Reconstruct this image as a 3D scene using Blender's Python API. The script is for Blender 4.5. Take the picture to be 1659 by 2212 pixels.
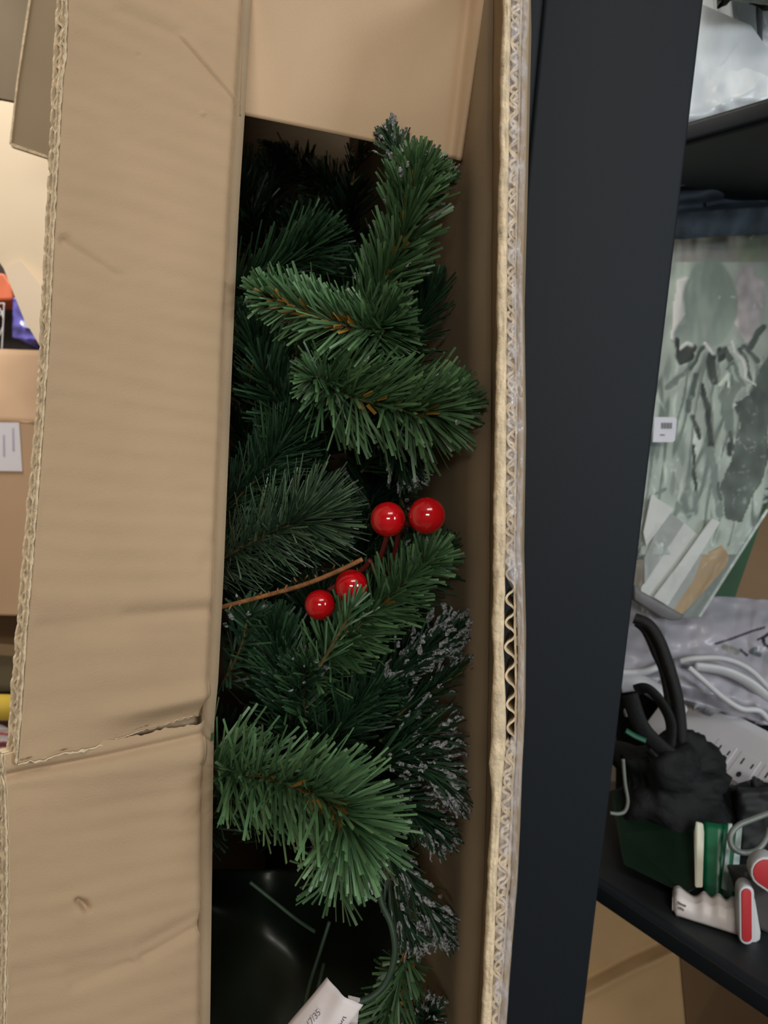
import bpy, math, random
from mathutils import Vector, Matrix, noise
R = random.Random(7)
sc = bpy.context.scene
for o in list(bpy.data.objects): bpy.data.objects.remove(o)

# ------------------------------------------------------------------ camera
FPX, CX, CY = 1600.0, 829.5, 1106.0
camd = bpy.data.cameras.new('camera'); cam = bpy.data.objects.new('camera', camd)
sc.collection.objects.link(cam); sc.camera = cam
camd.sensor_fit = 'VERTICAL'; camd.sensor_height = 36.0; camd.sensor_width = 27.0
camd.lens = 36.0 * FPX / 2212.0; camd.clip_start = 0.01
CAM = Vector((0, 0, 1.35))
MR = Matrix.Rotation(math.radians(83), 3, 'X') @ Matrix.Rotation(math.radians(4.3), 3, 'Z')
cam.matrix_world = Matrix.Translation(CAM) @ MR.to_4x4()
camd.dof.use_dof = True; camd.dof.focus_distance = 0.40; camd.dof.aperture_fstop = 13

# ------------------------------------------------------------------ world and lights
w = bpy.data.worlds.new('world'); sc.world = w; w.use_nodes = True
w.node_tree.nodes['Background'].inputs[0].default_value = (0.9, 0.95, 1, 1)
w.node_tree.nodes['Background'].inputs[1].default_value = 0.3
def area(name, loc, target, sx, sy, power, color):
    l = bpy.data.lights.new(name, 'AREA'); l.shape = 'RECTANGLE'; l.size = sx; l.size_y = sy
    l.energy = power; l.color = color
    o = bpy.data.objects.new(name, l); sc.collection.objects.link(o); o.location = loc
    o.rotation_euler = (Vector(target) - Vector(loc)).to_track_quat('-Z', 'Y').to_euler()
area('ceiling_lamp_light', (0.35, -0.75, 2.62), (0.15, -0.2, 0.9), 0.9, 0.35, 8, (1.0, 0.95, 0.87))
area('rear_lamp_light', (0.05, -1.9, 1.85), (0.0, 0.5, 1.25), 0.8, 0.25, 15, (1.0, 0.95, 0.88))
area('left_lamp_light', (-0.95, 0.75, 2.62), (-0.9, 1.3, 0.9), 0.6, 0.6, 25, (1.0, 0.93, 0.84))
area('right_fill_light', (1.25, -0.6, 1.72), (0.4, 0.85, 1.05), 0.5, 0.4, 12.5, (0.88, 0.95, 1.0))  # added fill to brighten the rack contents, no known lamp there
sc.view_settings.view_transform = 'Standard'; sc.view_settings.look = 'None'
sc.view_settings.gamma = 1; sc.view_settings.use_curve_mapping = False
sc.view_settings.exposure = 0.0

# ------------------------------------------------------------------ helpers
def CC(x, y, d): return CAM + MR @ Vector((x, y, -d))          # metres in the camera's axes
def C(px, py, d): return CC((px - CX) / FPX * d, -(py - CY) / FPX * d, d)
def CD(v): return MR @ Vector((v[0], v[1], -v[2]))              # a direction
def onz(px, py, z):
    r = C(px, py, 1) - CAM; return CAM + r * ((z - CAM.z) / r.z)
def depth_of(P): return -(MR.transposed() @ (P - CAM)).z
def interp(tab, y):
    if y <= tab[0][0]:
        (a, b), (c, d) = tab[0], tab[1]
    elif y >= tab[-1][0]:
        (a, b), (c, d) = tab[-2], tab[-1]
    else:
        for k in range(len(tab) - 1):
            if y <= tab[k + 1][0]:
                (a, b), (c, d) = tab[k], tab[k + 1]; break
    return b + (d - b) * (y - a) / (c - a)
def sm(a, b, x):
    t = max(0, min(1, (x - a) / (b - a))); return t * t * (3 - 2 * t)
def nz(x, y, z=0): return noise.noise(Vector((x, y, z)))
def lin(c):
    f = lambda v: (v / 255) / 12.92 if v / 255 <= 0.04045 else ((v / 255 + 0.055) / 1.055) ** 2.4
    return (f(c[0]), f(c[1]), f(c[2]), 1)
ORIG = {}
def link(o, parent=None):
    sc.collection.objects.link(o)
    if parent is not None: o.parent = parent
def tag(o, label, cat=None, group=None, kind=None):
    if label: o['label'] = label
    if cat: o['category'] = cat
    if group: o['group'] = group
    if kind: o['kind'] = kind
    return o
def thing(name, base, label, cat, group=None):
    o = bpy.data.objects.new(name, None); o.empty_display_size = 0.02
    link(o); o.location = base; ORIG[o.name] = Vector(base)
    return tag(o, label, cat, group)
def mesh(name, V, F, mat, parent=None, smooth=False, label=None, cat=None, kind=None, group=None, attr=None, col=None, mods=None, mats=None, fm=None):
    """world-space vertices; origin goes to the parent's origin or to the base centre"""
    if parent is not None: o0 = ORIG[parent.name]
    else:
        xs = [v[0] for v in V]; ys = [v[1] for v in V]; zs = [v[2] for v in V]
        o0 = Vector(((min(xs) + max(xs)) / 2, (min(ys) + max(ys)) / 2, min(zs)))
    me = bpy.data.meshes.new(name)
    me.from_pydata([(v[0] - o0.x, v[1] - o0.y, v[2] - o0.z) for v in V], [], F)
    if smooth: me.polygons.foreach_set('use_smooth', [True] * len(me.polygons))
    for m in (mats or [mat]): me.materials.append(m)
    if fm: me.polygons.foreach_set('material_index', fm)
    if attr:
        a = me.attributes.new('shade', 'FLOAT', 'POINT'); a.data.foreach_set('value', attr)
    if col:
        a = me.attributes.new('print', 'FLOAT_COLOR', 'POINT'); a.data.foreach_set('color', [x for c in col for x in c])
    me.update()
    o = bpy.data.objects.new(name, me); link(o, parent)
    if parent is None: o.location = o0
    ORIG[o.name] = o0
    if mods: mods(o)
    return tag(o, label, cat, group, kind)
def bevel(r, seg=2):
    def f(o):
        m = o.modifiers.new('bevel', 'BEVEL'); m.width = r; m.segments = seg; m.limit_method = 'ANGLE'
    return f
def solid(t, off=-1):
    def f(o):
        m = o.modifiers.new('solid', 'SOLIDIFY'); m.thickness = t; m.offset = off
    return f
def both(*fs):
    def f(o):
        for g in fs: g(o)
    return f
def prism(front, off):
    n = len(front); V = list(front) + [p + off for p in front]
    F = [list(range(n))[::-1], list(range(n, 2 * n))] + [[i, (i + 1) % n, (i + 1) % n + n, i + n] for i in range(n)]
    return V, F
def slab(o, a, b, c):
    V = [o, o + a, o + a + b, o + b]; return prism(V, c)
def gridf(fn, nu, nv):
    V = [fn(i / nu, j / nv) for j in range(nv + 1) for i in range(nu + 1)]
    F = [[(j + 1) * (nu + 1) + i, (j + 1) * (nu + 1) + i + 1, j * (nu + 1) + i + 1, j * (nu + 1) + i] for j in range(nv) for i in range(nu)]
    return V, F
def smooth_path(P, n=8):
    if len(P) < 3: return [P[0].lerp(P[-1], i / n) for i in range(n + 1)]
    out = []
    for i in range(len(P) - 1):
        a = P[max(i - 1, 0)]; b = P[i]; c = P[i + 1]; d = P[min(i + 2, len(P) - 1)]
        for k in range(n):
            t = k / n
            out.append(0.5 * ((2 * b) + (c - a) * t + (2 * a - 5 * b + 4 * c - d) * t * t + (3 * b - a - 3 * c + d) * t ** 3))
    out.append(P[-1]); return out
def tube(path, rad, seg=10, V=None, F=None, caps=True, flat=1.0):
    V = [] if V is None else V; F = [] if F is None else F
    n = len(path); up = None
    s0 = len(V)
    for i, p in enumerate(path):
        t = (path[min(i + 1, n - 1)] - path[max(i - 1, 0)]).normalized()
        if up is None: up = t.orthogonal().normalized()
        up = (up - t * up.dot(t))
        up = up.normalized() if up.length > 1e-6 else t.orthogonal().normalized()
        s = t.cross(up); r = rad[i] if isinstance(rad, (list, tuple)) else rad
        for k in range(seg):
            a = 2 * math.pi * k / seg
            V.append(p + up * math.cos(a) * r + s * math.sin(a) * r * flat)
    for i in range(n - 1):
        for k in range(seg):
            a = s0 + i * seg + k; b = s0 + i * seg + (k + 1) % seg
            F.append([a, b, b + seg, a + seg])
    if caps:
        F.append([s0 + k for k in range(seg)][::-1]); F.append([s0 + (n - 1) * seg + k for k in range(seg)])
    return V, F
def ball(c, r, nu=20, nv=14, sq=(1, 1, 1), V=None, F=None, lump=0, seed=0):
    V = [] if V is None else V; F = [] if F is None else F; s0 = len(V)
    for j in range(nv + 1):
        th = math.pi * j / nv
        for i in range(nu):
            ph = 2 * math.pi * i / nu
            d = Vector((math.sin(th) * math.cos(ph), math.sin(th) * math.sin(ph), math.cos(th)))
            k = 1 + lump * noise.noise(d * 1.6 + Vector((seed, 0, 0))) + (lump * .35 * (.4 - abs(noise.noise(d * 3.7 + Vector((seed, 5, 0))))) + lump * .12 * noise.noise(d * 9) if lump > .3 else 0)
            V.append(c + Vector((d.x * sq[0], d.y * sq[1], d.z * sq[2])) * r * k)
    for j in range(nv):
        for i in range(nu):
            a = s0 + j * nu + i; b = s0 + j * nu + (i + 1) % nu
            F.append([a, a + nu, b + nu, b])
    return V, F

# ------------------------------------------------------------------ materials
def newmat(name):
    m = bpy.data.materials.new(name); m.use_nodes = True
    return m, m.node_tree, m.node_tree.nodes['Principled BSDF']
def mat(name, c, rough=0.6, var=0.0, scale=20, bump=0.0, bscale=200, spec=0.5, metal=0, coat=0, stretch=None, c2=None, alpha=1, trans=0):
    m, nt, b = newmat(name)
    b.inputs['Base Color'].default_value = lin(c); b.inputs['Roughness'].default_value = rough
    b.inputs['Specular IOR Level'].default_value = spec; b.inputs['Metallic'].default_value = metal
    b.inputs['Coat Weight'].default_value = coat; b.inputs['Alpha'].default_value = alpha
    b.inputs['Transmission Weight'].default_value = trans
    tc = nt.nodes.new('ShaderNodeTexCoord'); src = tc.outputs['Object']
    if stretch:
        mp = nt.nodes.new('ShaderNodeMapping'); mp.inputs['Scale'].default_value = stretch
        nt.links.new(src, mp.inputs[0]); src = mp.outputs[0]
    if var or c2:
        n = nt.nodes.new('ShaderNodeTexNoise'); n.inputs['Scale'].default_value = scale; n.inputs['Detail'].default_value = 6
        nt.links.new(src, n.inputs['Vector'])
        r = nt.nodes.new('ShaderNodeValToRGB')
        r.color_ramp.elements[0].position = 0.3; r.color_ramp.elements[1].position = 0.7
        k = 1 - var; r.color_ramp.elements[0].color = lin(c2) if c2 else lin([x * k for x in c]); r.color_ramp.elements[1].color = lin([min(255, x * (1 + var * 0.6)) for x in c])
        nt.links.new(n.outputs['Fac'], r.inputs[0]); nt.links.new(r.outputs[0], b.inputs['Base Color'])
    if bump:
        n2 = nt.nodes.new('ShaderNodeTexNoise'); n2.inputs['Scale'].default_value = bscale; n2.inputs['Detail'].default_value = 4
        nt.links.new(src, n2.inputs['Vector'])
        bp = nt.nodes.new('ShaderNodeBump'); bp.inputs['Strength'].default_value = bump; bp.inputs['Distance'].default_value = 0.001
        nt.links.new(n2.outputs['Fac'], bp.inputs['Height']); nt.links.new(bp.outputs[0], b.inputs['Normal'])
    return m
def attrmat(name, c0, c1, rough=0.45, spec=0.5, sub=0.0):
    m, nt, b = newmat(name)
    a = nt.nodes.new('ShaderNodeAttribute'); a.attribute_name = 'shade'
    r = nt.nodes.new('ShaderNodeValToRGB'); r.color_ramp.elements[0].color = lin(c0); r.color_ramp.elements[1].color = lin(c1)
    nt.links.new(a.outputs['Fac'], r.inputs[0]); nt.links.new(r.outputs[0], b.inputs['Base Color'])
    b.inputs['Roughness'].default_value = rough; b.inputs['Specular IOR Level'].default_value = spec
    return m
def printmat(name, rough=0.7, spec=0.3, coat=0):
    m, nt, b = newmat(name)
    a = nt.nodes.new('ShaderNodeAttribute'); a.attribute_name = 'print'
    nt.links.new(a.outputs['Color'], b.inputs['Base Color'])
    b.inputs['Roughness'].default_value = rough; b.inputs['Specular IOR Level'].default_value = spec; b.inputs['Coat Weight'].default_value = coat
    return m
def film(name, tint, clear=0.8, rough=0.15, bump=0.3, bscale=60, whit=0.1):
    m = bpy.data.materials.new(name); m.use_nodes = True; nt = m.node_tree; nt.nodes.clear()
    out = nt.nodes.new('ShaderNodeOutputMaterial')
    tr = nt.nodes.new('ShaderNodeBsdfTransparent'); pr = nt.nodes.new('ShaderNodeBsdfPrincipled')
    pr.inputs['Base Color'].default_value = lin(tint); pr.inputs['Roughness'].default_value = rough
    mx = nt.nodes.new('ShaderNodeMixShader')
    n = nt.nodes.new('ShaderNodeTexNoise'); n.inputs['Scale'].default_value = bscale; n.inputs['Detail'].default_value = 5
    tc = nt.nodes.new('ShaderNodeTexCoord'); nt.links.new(tc.outputs['Object'], n.inputs['Vector'])
    bp = nt.nodes.new('ShaderNodeBump'); bp.inputs['Strength'].default_value = bump; bp.inputs['Distance'].default_value = 0.002
    nt.links.new(n.outputs['Fac'], bp.inputs['Height']); nt.links.new(bp.outputs[0], pr.inputs['Normal'])
    mr = nt.nodes.new('ShaderNodeMapRange'); mr.inputs[1].default_value = 0.35; mr.inputs[2].default_value = 0.7
    mr.inputs[3].default_value = 1 - clear; mr.inputs[4].default_value = 1 - clear + whit
    nt.links.new(n.outputs['Fac'], mr.inputs[0]); nt.links.new(mr.outputs[0], mx.inputs[0])
    nt.links.new(tr.outputs[0], mx.inputs[1]); nt.links.new(pr.outputs[0], mx.inputs[2]); nt.links.new(mx.outputs[0], out.inputs[0])
    return m
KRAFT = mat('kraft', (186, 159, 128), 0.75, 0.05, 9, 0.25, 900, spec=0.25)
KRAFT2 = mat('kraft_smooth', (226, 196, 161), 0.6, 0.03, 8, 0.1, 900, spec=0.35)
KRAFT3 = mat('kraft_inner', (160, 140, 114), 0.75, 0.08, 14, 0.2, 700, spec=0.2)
EDGE = mat('kraft_edge', (222, 203, 172), 0.85, 0.12, 160, 0.8, 500, spec=0.15)
FLUTE = mat('flute_paper', (222, 203, 172), 0.8, 0.1, 200, 0.4, 500, spec=0.2)
TAPE = film('tape_film', (236, 234, 240), 0.90, 0.10, 0.5, 110, 0.35)
BLACK = mat('black_steel', (27, 33, 39), 0.62, 0.05, 3, 0.1, 1500, spec=0.25)
BLACK2 = mat('black_shelf', (32, 37, 38), 0.5, 0.08, 5, 0.2, 900)
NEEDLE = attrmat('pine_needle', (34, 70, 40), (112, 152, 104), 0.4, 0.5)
NEEDLED = attrmat('pine_needle_dark', (18, 44, 30), (66, 104, 70), 0.45, 0.4)  # darker green; on the deeper branches it paints in the shade
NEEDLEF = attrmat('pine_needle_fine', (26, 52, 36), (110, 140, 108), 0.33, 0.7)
GOLD = attrmat('gold_needle', (120, 88, 34), (190, 142, 62), 0.5)
TWIG = mat('twig', (92, 80, 44), 0.8, 0.3, 300, 0.5, 800)
TWIG2 = mat('berry_twig', (140, 92, 52), 0.7, 0.25, 200, 0.4, 600)
FROST = mat('frost_glitter', (176, 180, 184), 0.22, 0.3, 700, 1.0, 1500, spec=1.0, c2=(52, 60, 60))
RED = mat('berry_red', (196, 10, 22), 0.12, 0.05, 60, 0.05, 200, spec=0.6, coat=0.5)
DKRED = mat('berry_stalk', (90, 22, 18), 0.6)

# ------------------------------------------------------------------ room
WALLC = mat('painted_wall', (205, 198, 186), 0.9, 0.03, 3)
FLOORC = mat('concrete_floor', (120, 114, 106), 0.8, 0.12, 4, 0.2, 60)
CEILC = mat('ceiling_paint', (215, 212, 205), 0.9, 0.02, 3)
def room(name, lo, hi, m):
    V, F = slab(Vector(lo), Vector((hi[0] - lo[0], 0, 0)), Vector((0, hi[1] - lo[1], 0)), Vector((0, 0, hi[2] - lo[2])))
    mesh(name, V, F, m, kind='structure')
room('floor', (-2.2, -2.4, -0.05), (2.2, 2.8, 0), FLOORC)
room('ceiling', (-2.2, -2.4, 2.7), (2.2, 2.8, 2.75), CEILC)
room('wall_left', (-2.25, -2.4, 0), (-2.2, 2.8, 2.7), WALLC)
room('wall_right', (2.2, -2.4, 0), (2.25, 2.8, 2.7), WALLC)
room('wall_back', (-2.2, 2.8, 0), (2.2, 2.85, 2.7), WALLC)
room('wall_front', (-2.2, -2.45, 0), (2.2, -2.4, 2.7), WALLC)

# ------------------------------------------------------------------ the tree carton
DH = 0.41
HX = [(0, 530), (230, 516), (450, 502), (700, 491), (1000, 479), (1250, 469), (1500, 456), (1560, 449), (1650, 447), (1900, 444), (2212, 440)]
FLB = [(0, 147), (60, 147), (130, 144), (163, 138), (346, 127), (530, 117), (733, 108), (900, 96), (1094, 82), (1338, 62), (1501, 47), (1664, 30)]
ELB = [(0, 121), (163, 112), (346, 105), (530, 95), (733, 85), (900, 77), (1094, 58), (1338, 37), (1501, 23), (1664, 14)]
U = Vector((1.294, -0.121, 1.0)).normalized()                    # flap direction, hinge side away (x, y, depth)
def camxy(px, py, d): return Vector(((px - CX) / FPX * d, -(py - CY) / FPX * d, d))
def toworld(v): return CC(v.x, v.y, v.z)
def pix(v): return (CX + FPX * v.x / v.z, CY - FPX * v.y / v.z)
def solveL(H, tab, u=U):
    L = 0.09
    for _ in range(25):
        q = H - u * L; x, y = pix(q); L += (x - interp(tab, y)) * 0.00022
    return L
box_bottom_py = 5650
RWX = [(0, 1066), (600, 1062), (900, 1061), (1500, 1055), (1900, 1046), (2212, 1031), (3000, 1010), (5650, 960)]
def wallR(py, d):      # right wall: opening edge then skewing inwards with depth
    e = camxy(interp(RWX, py), py, DH); e.x -= 0.22 * (d - DH); e.z = d; return e
def wallL(py, d):
    x = interp(HX, min(py, 2212)) if py < 2212 else 440 - (py - 2212) * 0.02
    e = camxy(x, py, DH); e.x -= 0.24 * (d - DH) + 0.0; e.z = d; return e
bz = toworld(camxy(600, box_bottom_py, 0.5))
box = thing('tree_carton', Vector((bz.x, bz.y, 0)), 'tall kraft corrugated carton standing open, packed with an artificial christmas tree', 'box')
T0, T1 = -900, box_bottom_py
DB = 0.86
def wallmesh(fn, d0, d1, nv=60, nu=10):
    return gridf(lambda u, v: toworld(fn(T0 + (T1 - T0) * v, d0 + (d1 - d0) * u)), nu, nv)
V, F = wallmesh(wallR, DH - 0.001, DB, 260, 14)
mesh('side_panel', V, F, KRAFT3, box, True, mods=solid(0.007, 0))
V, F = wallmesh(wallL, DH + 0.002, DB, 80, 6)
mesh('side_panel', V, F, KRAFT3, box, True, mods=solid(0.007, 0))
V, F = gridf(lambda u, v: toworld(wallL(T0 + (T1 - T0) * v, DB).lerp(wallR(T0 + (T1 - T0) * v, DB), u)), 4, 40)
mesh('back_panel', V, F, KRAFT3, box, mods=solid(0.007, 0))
for nm, py in (('bottom_panel', T1), ('top_panel', T0)):
    V = [toworld(wallL(py, DH + .002)), toworld(wallR(py, DH)), toworld(wallR(py, DB)), toworld(wallL(py, DB))]
    mesh(nm, V, [[0, 1, 2, 3]], KRAFT3, box, mods=solid(0.007, 0))

# left flap, upper piece --------------------------------------------------
NRM = Vector((0.61, 0.0, -0.789))                                # face normal (towards camera and right)
def flap_disp(px, py, v, s):
    """relief of the flap towards the viewer, metres"""
    a = 0.00027 * math.sin(2 * math.pi * (v / 0.0125) + 1.3 * nz(px * .004, py * .004, 3))
    a *= 0.55 + 0.6 * nz(px * .006, py * .01, 9)
    a += 0.0009 * nz(px * .004, py * .006, 5) + 0.00013 * nz(px * .02, py * .05, 2)
    # long crease from the top middle running down right to the fold
    def crease(x0, y0, x1, y1, depth, wpx, side=1.0):
        dx, dy = x1 - x0, y1 - y0; L = math.hypot(dx, dy)
        t = ((px - x0) * dx + (py - y0) * dy) / L / L
        if -0.05 < t < 1.05:
            q = ((px - x0) * dy - (py - y0) * dx) / L
            fade = sm(-0.05, 0.1, t) * (1 - sm(0.9, 1.05, t))
            return -depth * math.exp(-(q / wpx) ** 2) * fade + side * depth * 0.8 * math.exp(-((q - wpx * 2) / (wpx * 1.6)) ** 2) * fade
        return 0
    a += crease(384, 78, 520, 235, 0.0011, 4)
    a += crease(240, 20, 384, 78, 0.0005, 12)
    a += crease(60, 1352, 470, 1318, 0.0010, 20) + crease(260, 1330, 480, 1315, 0.0007, 14)
    a += crease(118, 512, 260, 600, 0.0006, 8)
    a += crease(430, 1250, 480, 1130, 0.0003, 12)
    for (x, y, r, dd) in ((140, 520, 14, 0.0018), (183, 1957, 9, 0.005), (172, 1950, 7, 0.004), (190, 1966, 7, 0.004), (438, 246, 4, -0.001), (300, 120, 5, .0006)):
        a -= dd * math.exp(-((px - x) ** 2 + (py - y) ** 2) / r / r)
    a += 0.0007 * math.exp(-((px - 175) ** 2 + (py - 1982) ** 2) / 200)
    a += crease(0, 2150, 300, 2080, 0.0007, 13, -1) + crease(300, 2080, 450, 1996, 0.0022, 11, -1) + crease(150, 2140, 300, 2080, 0.0012, 12, -1)
    return a
def flap(rows, hy0, hy1, ext0, ext1, FB, jag0, jag1, nu=110, gut=None, top=None):
    V = []; edge = []
    for j in range(rows + 1):
        t = j / rows; hy = hy0 + (hy1 - hy0) * t
        H = camxy(interp(HX, hy), hy, DH)
        L = solveL(H, FB)
        q = H - U * L
        e = ext0 * (1 - sm(0, 0.13, t)) + ext1 * sm(0.87, 1.0, t)   # px the row's free end is pulled down
        row = []
        for i in range(nu + 1):
            s = i / nu
            P = H.lerp(q, s)
            if abs(e) > 0.01: P.y -= e * s * P.z / FPX
            if t > 0.995 and jag1: P.y -= jag1 * (nz(s * 14, 1.5) + 0.6 * nz(s * 45, 7)) * P.z / FPX
            if t < 0.005 and jag0: P.y -= jag0 * (nz(s * 12, 4.5) + 0.6 * nz(s * 40, 9)) * P.z / FPX
            x, y = pix(P)
            v = H.y
            dsp = flap_disp(x, y, v, s)
            dsp *= sm(0, 0.03, 1 - s) * 0.9 + 0.1
            if gut: dsp += gut(x, y, t, s)
            P = P + NRM * dsp + NRM * (-0.0035 * math.exp(-(s / 0.03) ** 2))
            row.append(P)
        V += row; edge.append(row[-1])
    F = [[j * (nu + 1) + i, j * (nu + 1) + i + 1, (j + 1) * (nu + 1) + i + 1, (j + 1) * (nu + 1) + i] for j in range(rows) for i in range(nu)]
    return V, F, edge
def gutU(x, y, t, s):       # upper piece sinks into the fold at its lower right
    return -0.006 * sm(1500 + (460 - x) * 0.22 - 5, 1548 + (460 - x) * 0.22, y) * sm(0.75, 0.2, s) + 0.0022 * math.exp(-((y - 1500 - (460 - x) * .2) / 22) ** 2) * sm(.8, .3, s)
Vu, Fu, Eu = flap(520, -90, 1546, 0, 66, FLB, 0, 6, gut=gutU)
left_flap = mesh('flap', [toworld(p) for p in Vu], Fu, KRAFT, box, True, mods=solid(0.0006, 0))
FLB2 = [(1600, 10), (1674, 13), (1700, 16), (1830, 21), (1990, 21), (2100, 18), (2212, 15), (2500, 8)]
def gutL(x, y, t, s):       # lower piece bulges along its torn top edge
    y0 = 1585 + (446 - x) * 0.23
    return 0.003 * math.exp(-((y - y0 - 30) / 45) ** 2) * sm(.9, .4, s) - 0.003 * math.exp(-((y - y0) / 10) ** 2) - 0.003 * sm(.5, 1, s)
Vl, Fl, El = flap(240, 1560, 2330, 30, 0, FLB2, 5, 0, gut=gutL)
Vb, Fb, Eb = flap(24, 1470, 1640, 0, 0, [(1400, 70), (1700, 40)], 0, 0, nu=30)
mesh('inner_ply', [toworld(p - NRM * 0.0085) for p in Vb], Fb, KRAFT3, box, True, mods=solid(0.0008, 0), label='inner ply seen through the torn gap')
Vl = [p - NRM * 0.0008 for p in Vl]
mesh('flap', [toworld(p) for p in Vl], Fl, KRAFT, box, True, mods=solid(0.0006, 0), label='lower torn piece of the left flap')
# beyond the frame the flap goes on down to the carton's foot
Vx, Fx = gridf(lambda u, v: toworld(camxy(440 - (2330 + 3200 * v - 2212) * .02, 2330 + 3200 * v, DH) - U * (0.1 * u)), 4, 30)
mesh('flap', Vx, Fx, KRAFT, box, True, mods=solid(0.007, 0), label='foot end of the left flap')
Vx, Fx = gridf(lambda u, v: toworld(camxy(530 + 6 * v, -90 - 780 * v, DH) - U * (0.088 * u)), 4, 10)
mesh('flap', Vx, Fx, KRAFT, box, True, mods=solid(0.007, 0), label='upper end of the left flap')

# cut edge of the left flap: three liners and two rows of flutes, running in under the face
def cut_edge(E, tab, th, pitch, name, label):
    """E: face edge points (camera axes); tab: px of the rear liner's edge"""
    Wd = 0.009
    n = len(E); V = []; F = []
    back = []
    for p in E:
        x, y = pix(p)
        b = Vector((p.x - 0.616 * th, p.y, p.z + 0.788 * th))
        tx = interp(tab, y); b.x = (tx - CX) / FPX * b.z + 0.0006 * nz(y * .03, 2)
        back.append(b)
    def sheet(fr, wave=0, ph=0, inset=0.0, r=0.00035):
        s0 = len(V); acc = 0; m = 0
        for k in range(n):
            if k: acc += (E[k] - E[k - 1]).length
            for sub in range(3 if wave else 1):
                a2 = acc + (sub / 3 * ((E[min(k + 1, n - 1)] - E[k]).length) if wave else 0)
                kk = min(k + (sub / 3 if wave else 0), n - 1); i0 = int(kk); fr_ = kk - i0
                e = E[i0].lerp(E[min(i0 + 1, n - 1)], fr_); b = back[i0].lerp(back[min(i0 + 1, n - 1)], fr_)
                f = fr + wave * math.sin(2 * math.pi * (a2 / pitch) + ph + 1.6 * nz(a2 * 60, ph, 1))
                P = e.lerp(b, f)
                P = P - NRM * 0.0006 * (1 - fr) + U * (inset + 0.0010 * max(0, nz(a2 * 260, ph, f)))
                P2 = P + U * Wd - NRM * 0.004
                V.append(toworld(P)); V.append(toworld(P2)); m += 1
        for k in range(m - 1):
            F.append([s0 + 2 * k, s0 + 2 * k + 1, s0 + 2 * k + 3, s0 + 2 * k + 2])
    sheet(0.04); sheet(0.5, 0.03, 1); sheet(0.96, 0.02, 4)
    sheet(0.27, 0.19, 0.4, 0.0004); sheet(0.73, 0.19, 2.3, 0.0006)
    s0 = len(V)
    for k in range(n): V += [toworld(E[k] + U * Wd - NRM * .004), toworld(back[k] + U * (Wd - .002))]
    for k in range(n - 1): F.append([s0 + 2 * k, s0 + 2 * k + 1, s0 + 2 * k + 3, s0 + 2 * k + 2])
    o = mesh(name, V, F, FLUTE, box, False, mods=solid(0.0013, 0), kind=None, label=label)
    # dark inside is only shade: close the far end
    return o
cut_edge(Eu, ELB, 0.0085, 0.0105, 'flute_edge', 'cut edge of the left flap with open flutes')
ELB2 = [(1600, -12), (1674, -10), (2212, -8), (2500, -14)]
cut_edge(El, ELB2, 0.009, 0.0125, 'flute_edge', 'cut edge of the lower torn flap piece')

# crumpled paper facing on the cut edges
def facing(E, tab, th, name):
    V = []; F = []; n = len(E)
    for k, p in enumerate(E):
        x, y = pix(p)
        b = Vector((p.x - 0.616 * th, p.y, p.z + 0.788 * th)); b.x = (interp(tab, y) - CX) / FPX * b.z
        for i, f in enumerate((0.0, 0.10, 0.16)):
            q = p.lerp(b, f + 0.05 * nz(k * .11, i)) - U * (0.0004 + 0.0007 * nz(k * .2, i * 3))
            V.append(toworld(q))
    for k in range(n - 1):
        for i in range(2): F.append([k * 3 + i, k * 3 + i + 1, k * 3 + i + 4, k * 3 + i + 3])
    mesh(name, V, F, EDGE, box, True, mods=solid(0.0006, 0), label='frayed paper lip along the cut edge')
facing(Eu, ELB, 0.0085, 'torn_lip'); facing(El, ELB2, 0.009, 'torn_lip')
# torn ply curling out along the tear
V = []; F = []; last = Vu[-111:]
for i, p in enumerate(last):
    s = i / 110
    h = 0.0011 * (0.4 + max(0, nz(s * 18, 3)) * 3) * sm(0.25, 0.6, s)
    V += [toworld(p + NRM * 0.0004), toworld(p + Vector((0, -h * 0.9, 0)) + NRM * (0.0006 + h * .3)), toworld(p + Vector((0, -h * 1.5, 0)) - NRM * 0.0015)]
F = [[3 * i + k, 3 * i + k + 1, 3 * i + k + 4, 3 * i + k + 3] for i in range(110) for k in range(2)]
mesh('torn_lip', V, F, EDGE, box, True, mods=solid(0.0004, 0), label='ragged pale paper along the tear')

# inner top flap leaning in ------------------------------------------------
def topflap(u, v):
    # u left->right, v hinge(top)->free edge ; corners in pixels/depth
    y0, y1 = -800, 238 + (346 - 238) * u
    py = y0 + (y1 - y0) * v
    xl = 541 - 6 * (py / 240); xr = 1050 - (60 / 345) * py
    px = (xl - 60) + (xr - xl + 60) * u
    if py > 200 : px = (xl - 60 + 0) + (xr - xl + 60) * u
    f = (py + 800) / 1146
    d = 0.345 + 0.105 * f + 0.004 * nz(px * .004, py * .004, 4)
    # crease near the right border, strip bent to the viewer
    k = (px - (1012 - 0.115 * py)) / 10
    d += 0.0022 * math.exp(-k * k) - 0.004 * sm(0, 3, k)
    d += 0.0003 * math.sin(px / 60)
    return C(px, py, d)
# hinge sits at the carton's top end, so keep its depth at the opening
def topflap2(u, v):
    P = topflap(u, v); return P
V, F = gridf(lambda u, v: topflap2(u, 0.22 + 0.78 * v), 90, 90)
mesh('flap', V, F, KRAFT2, box, True, mods=solid(0.004, -1), label='smooth inner end flap folded into the carton')

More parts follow.
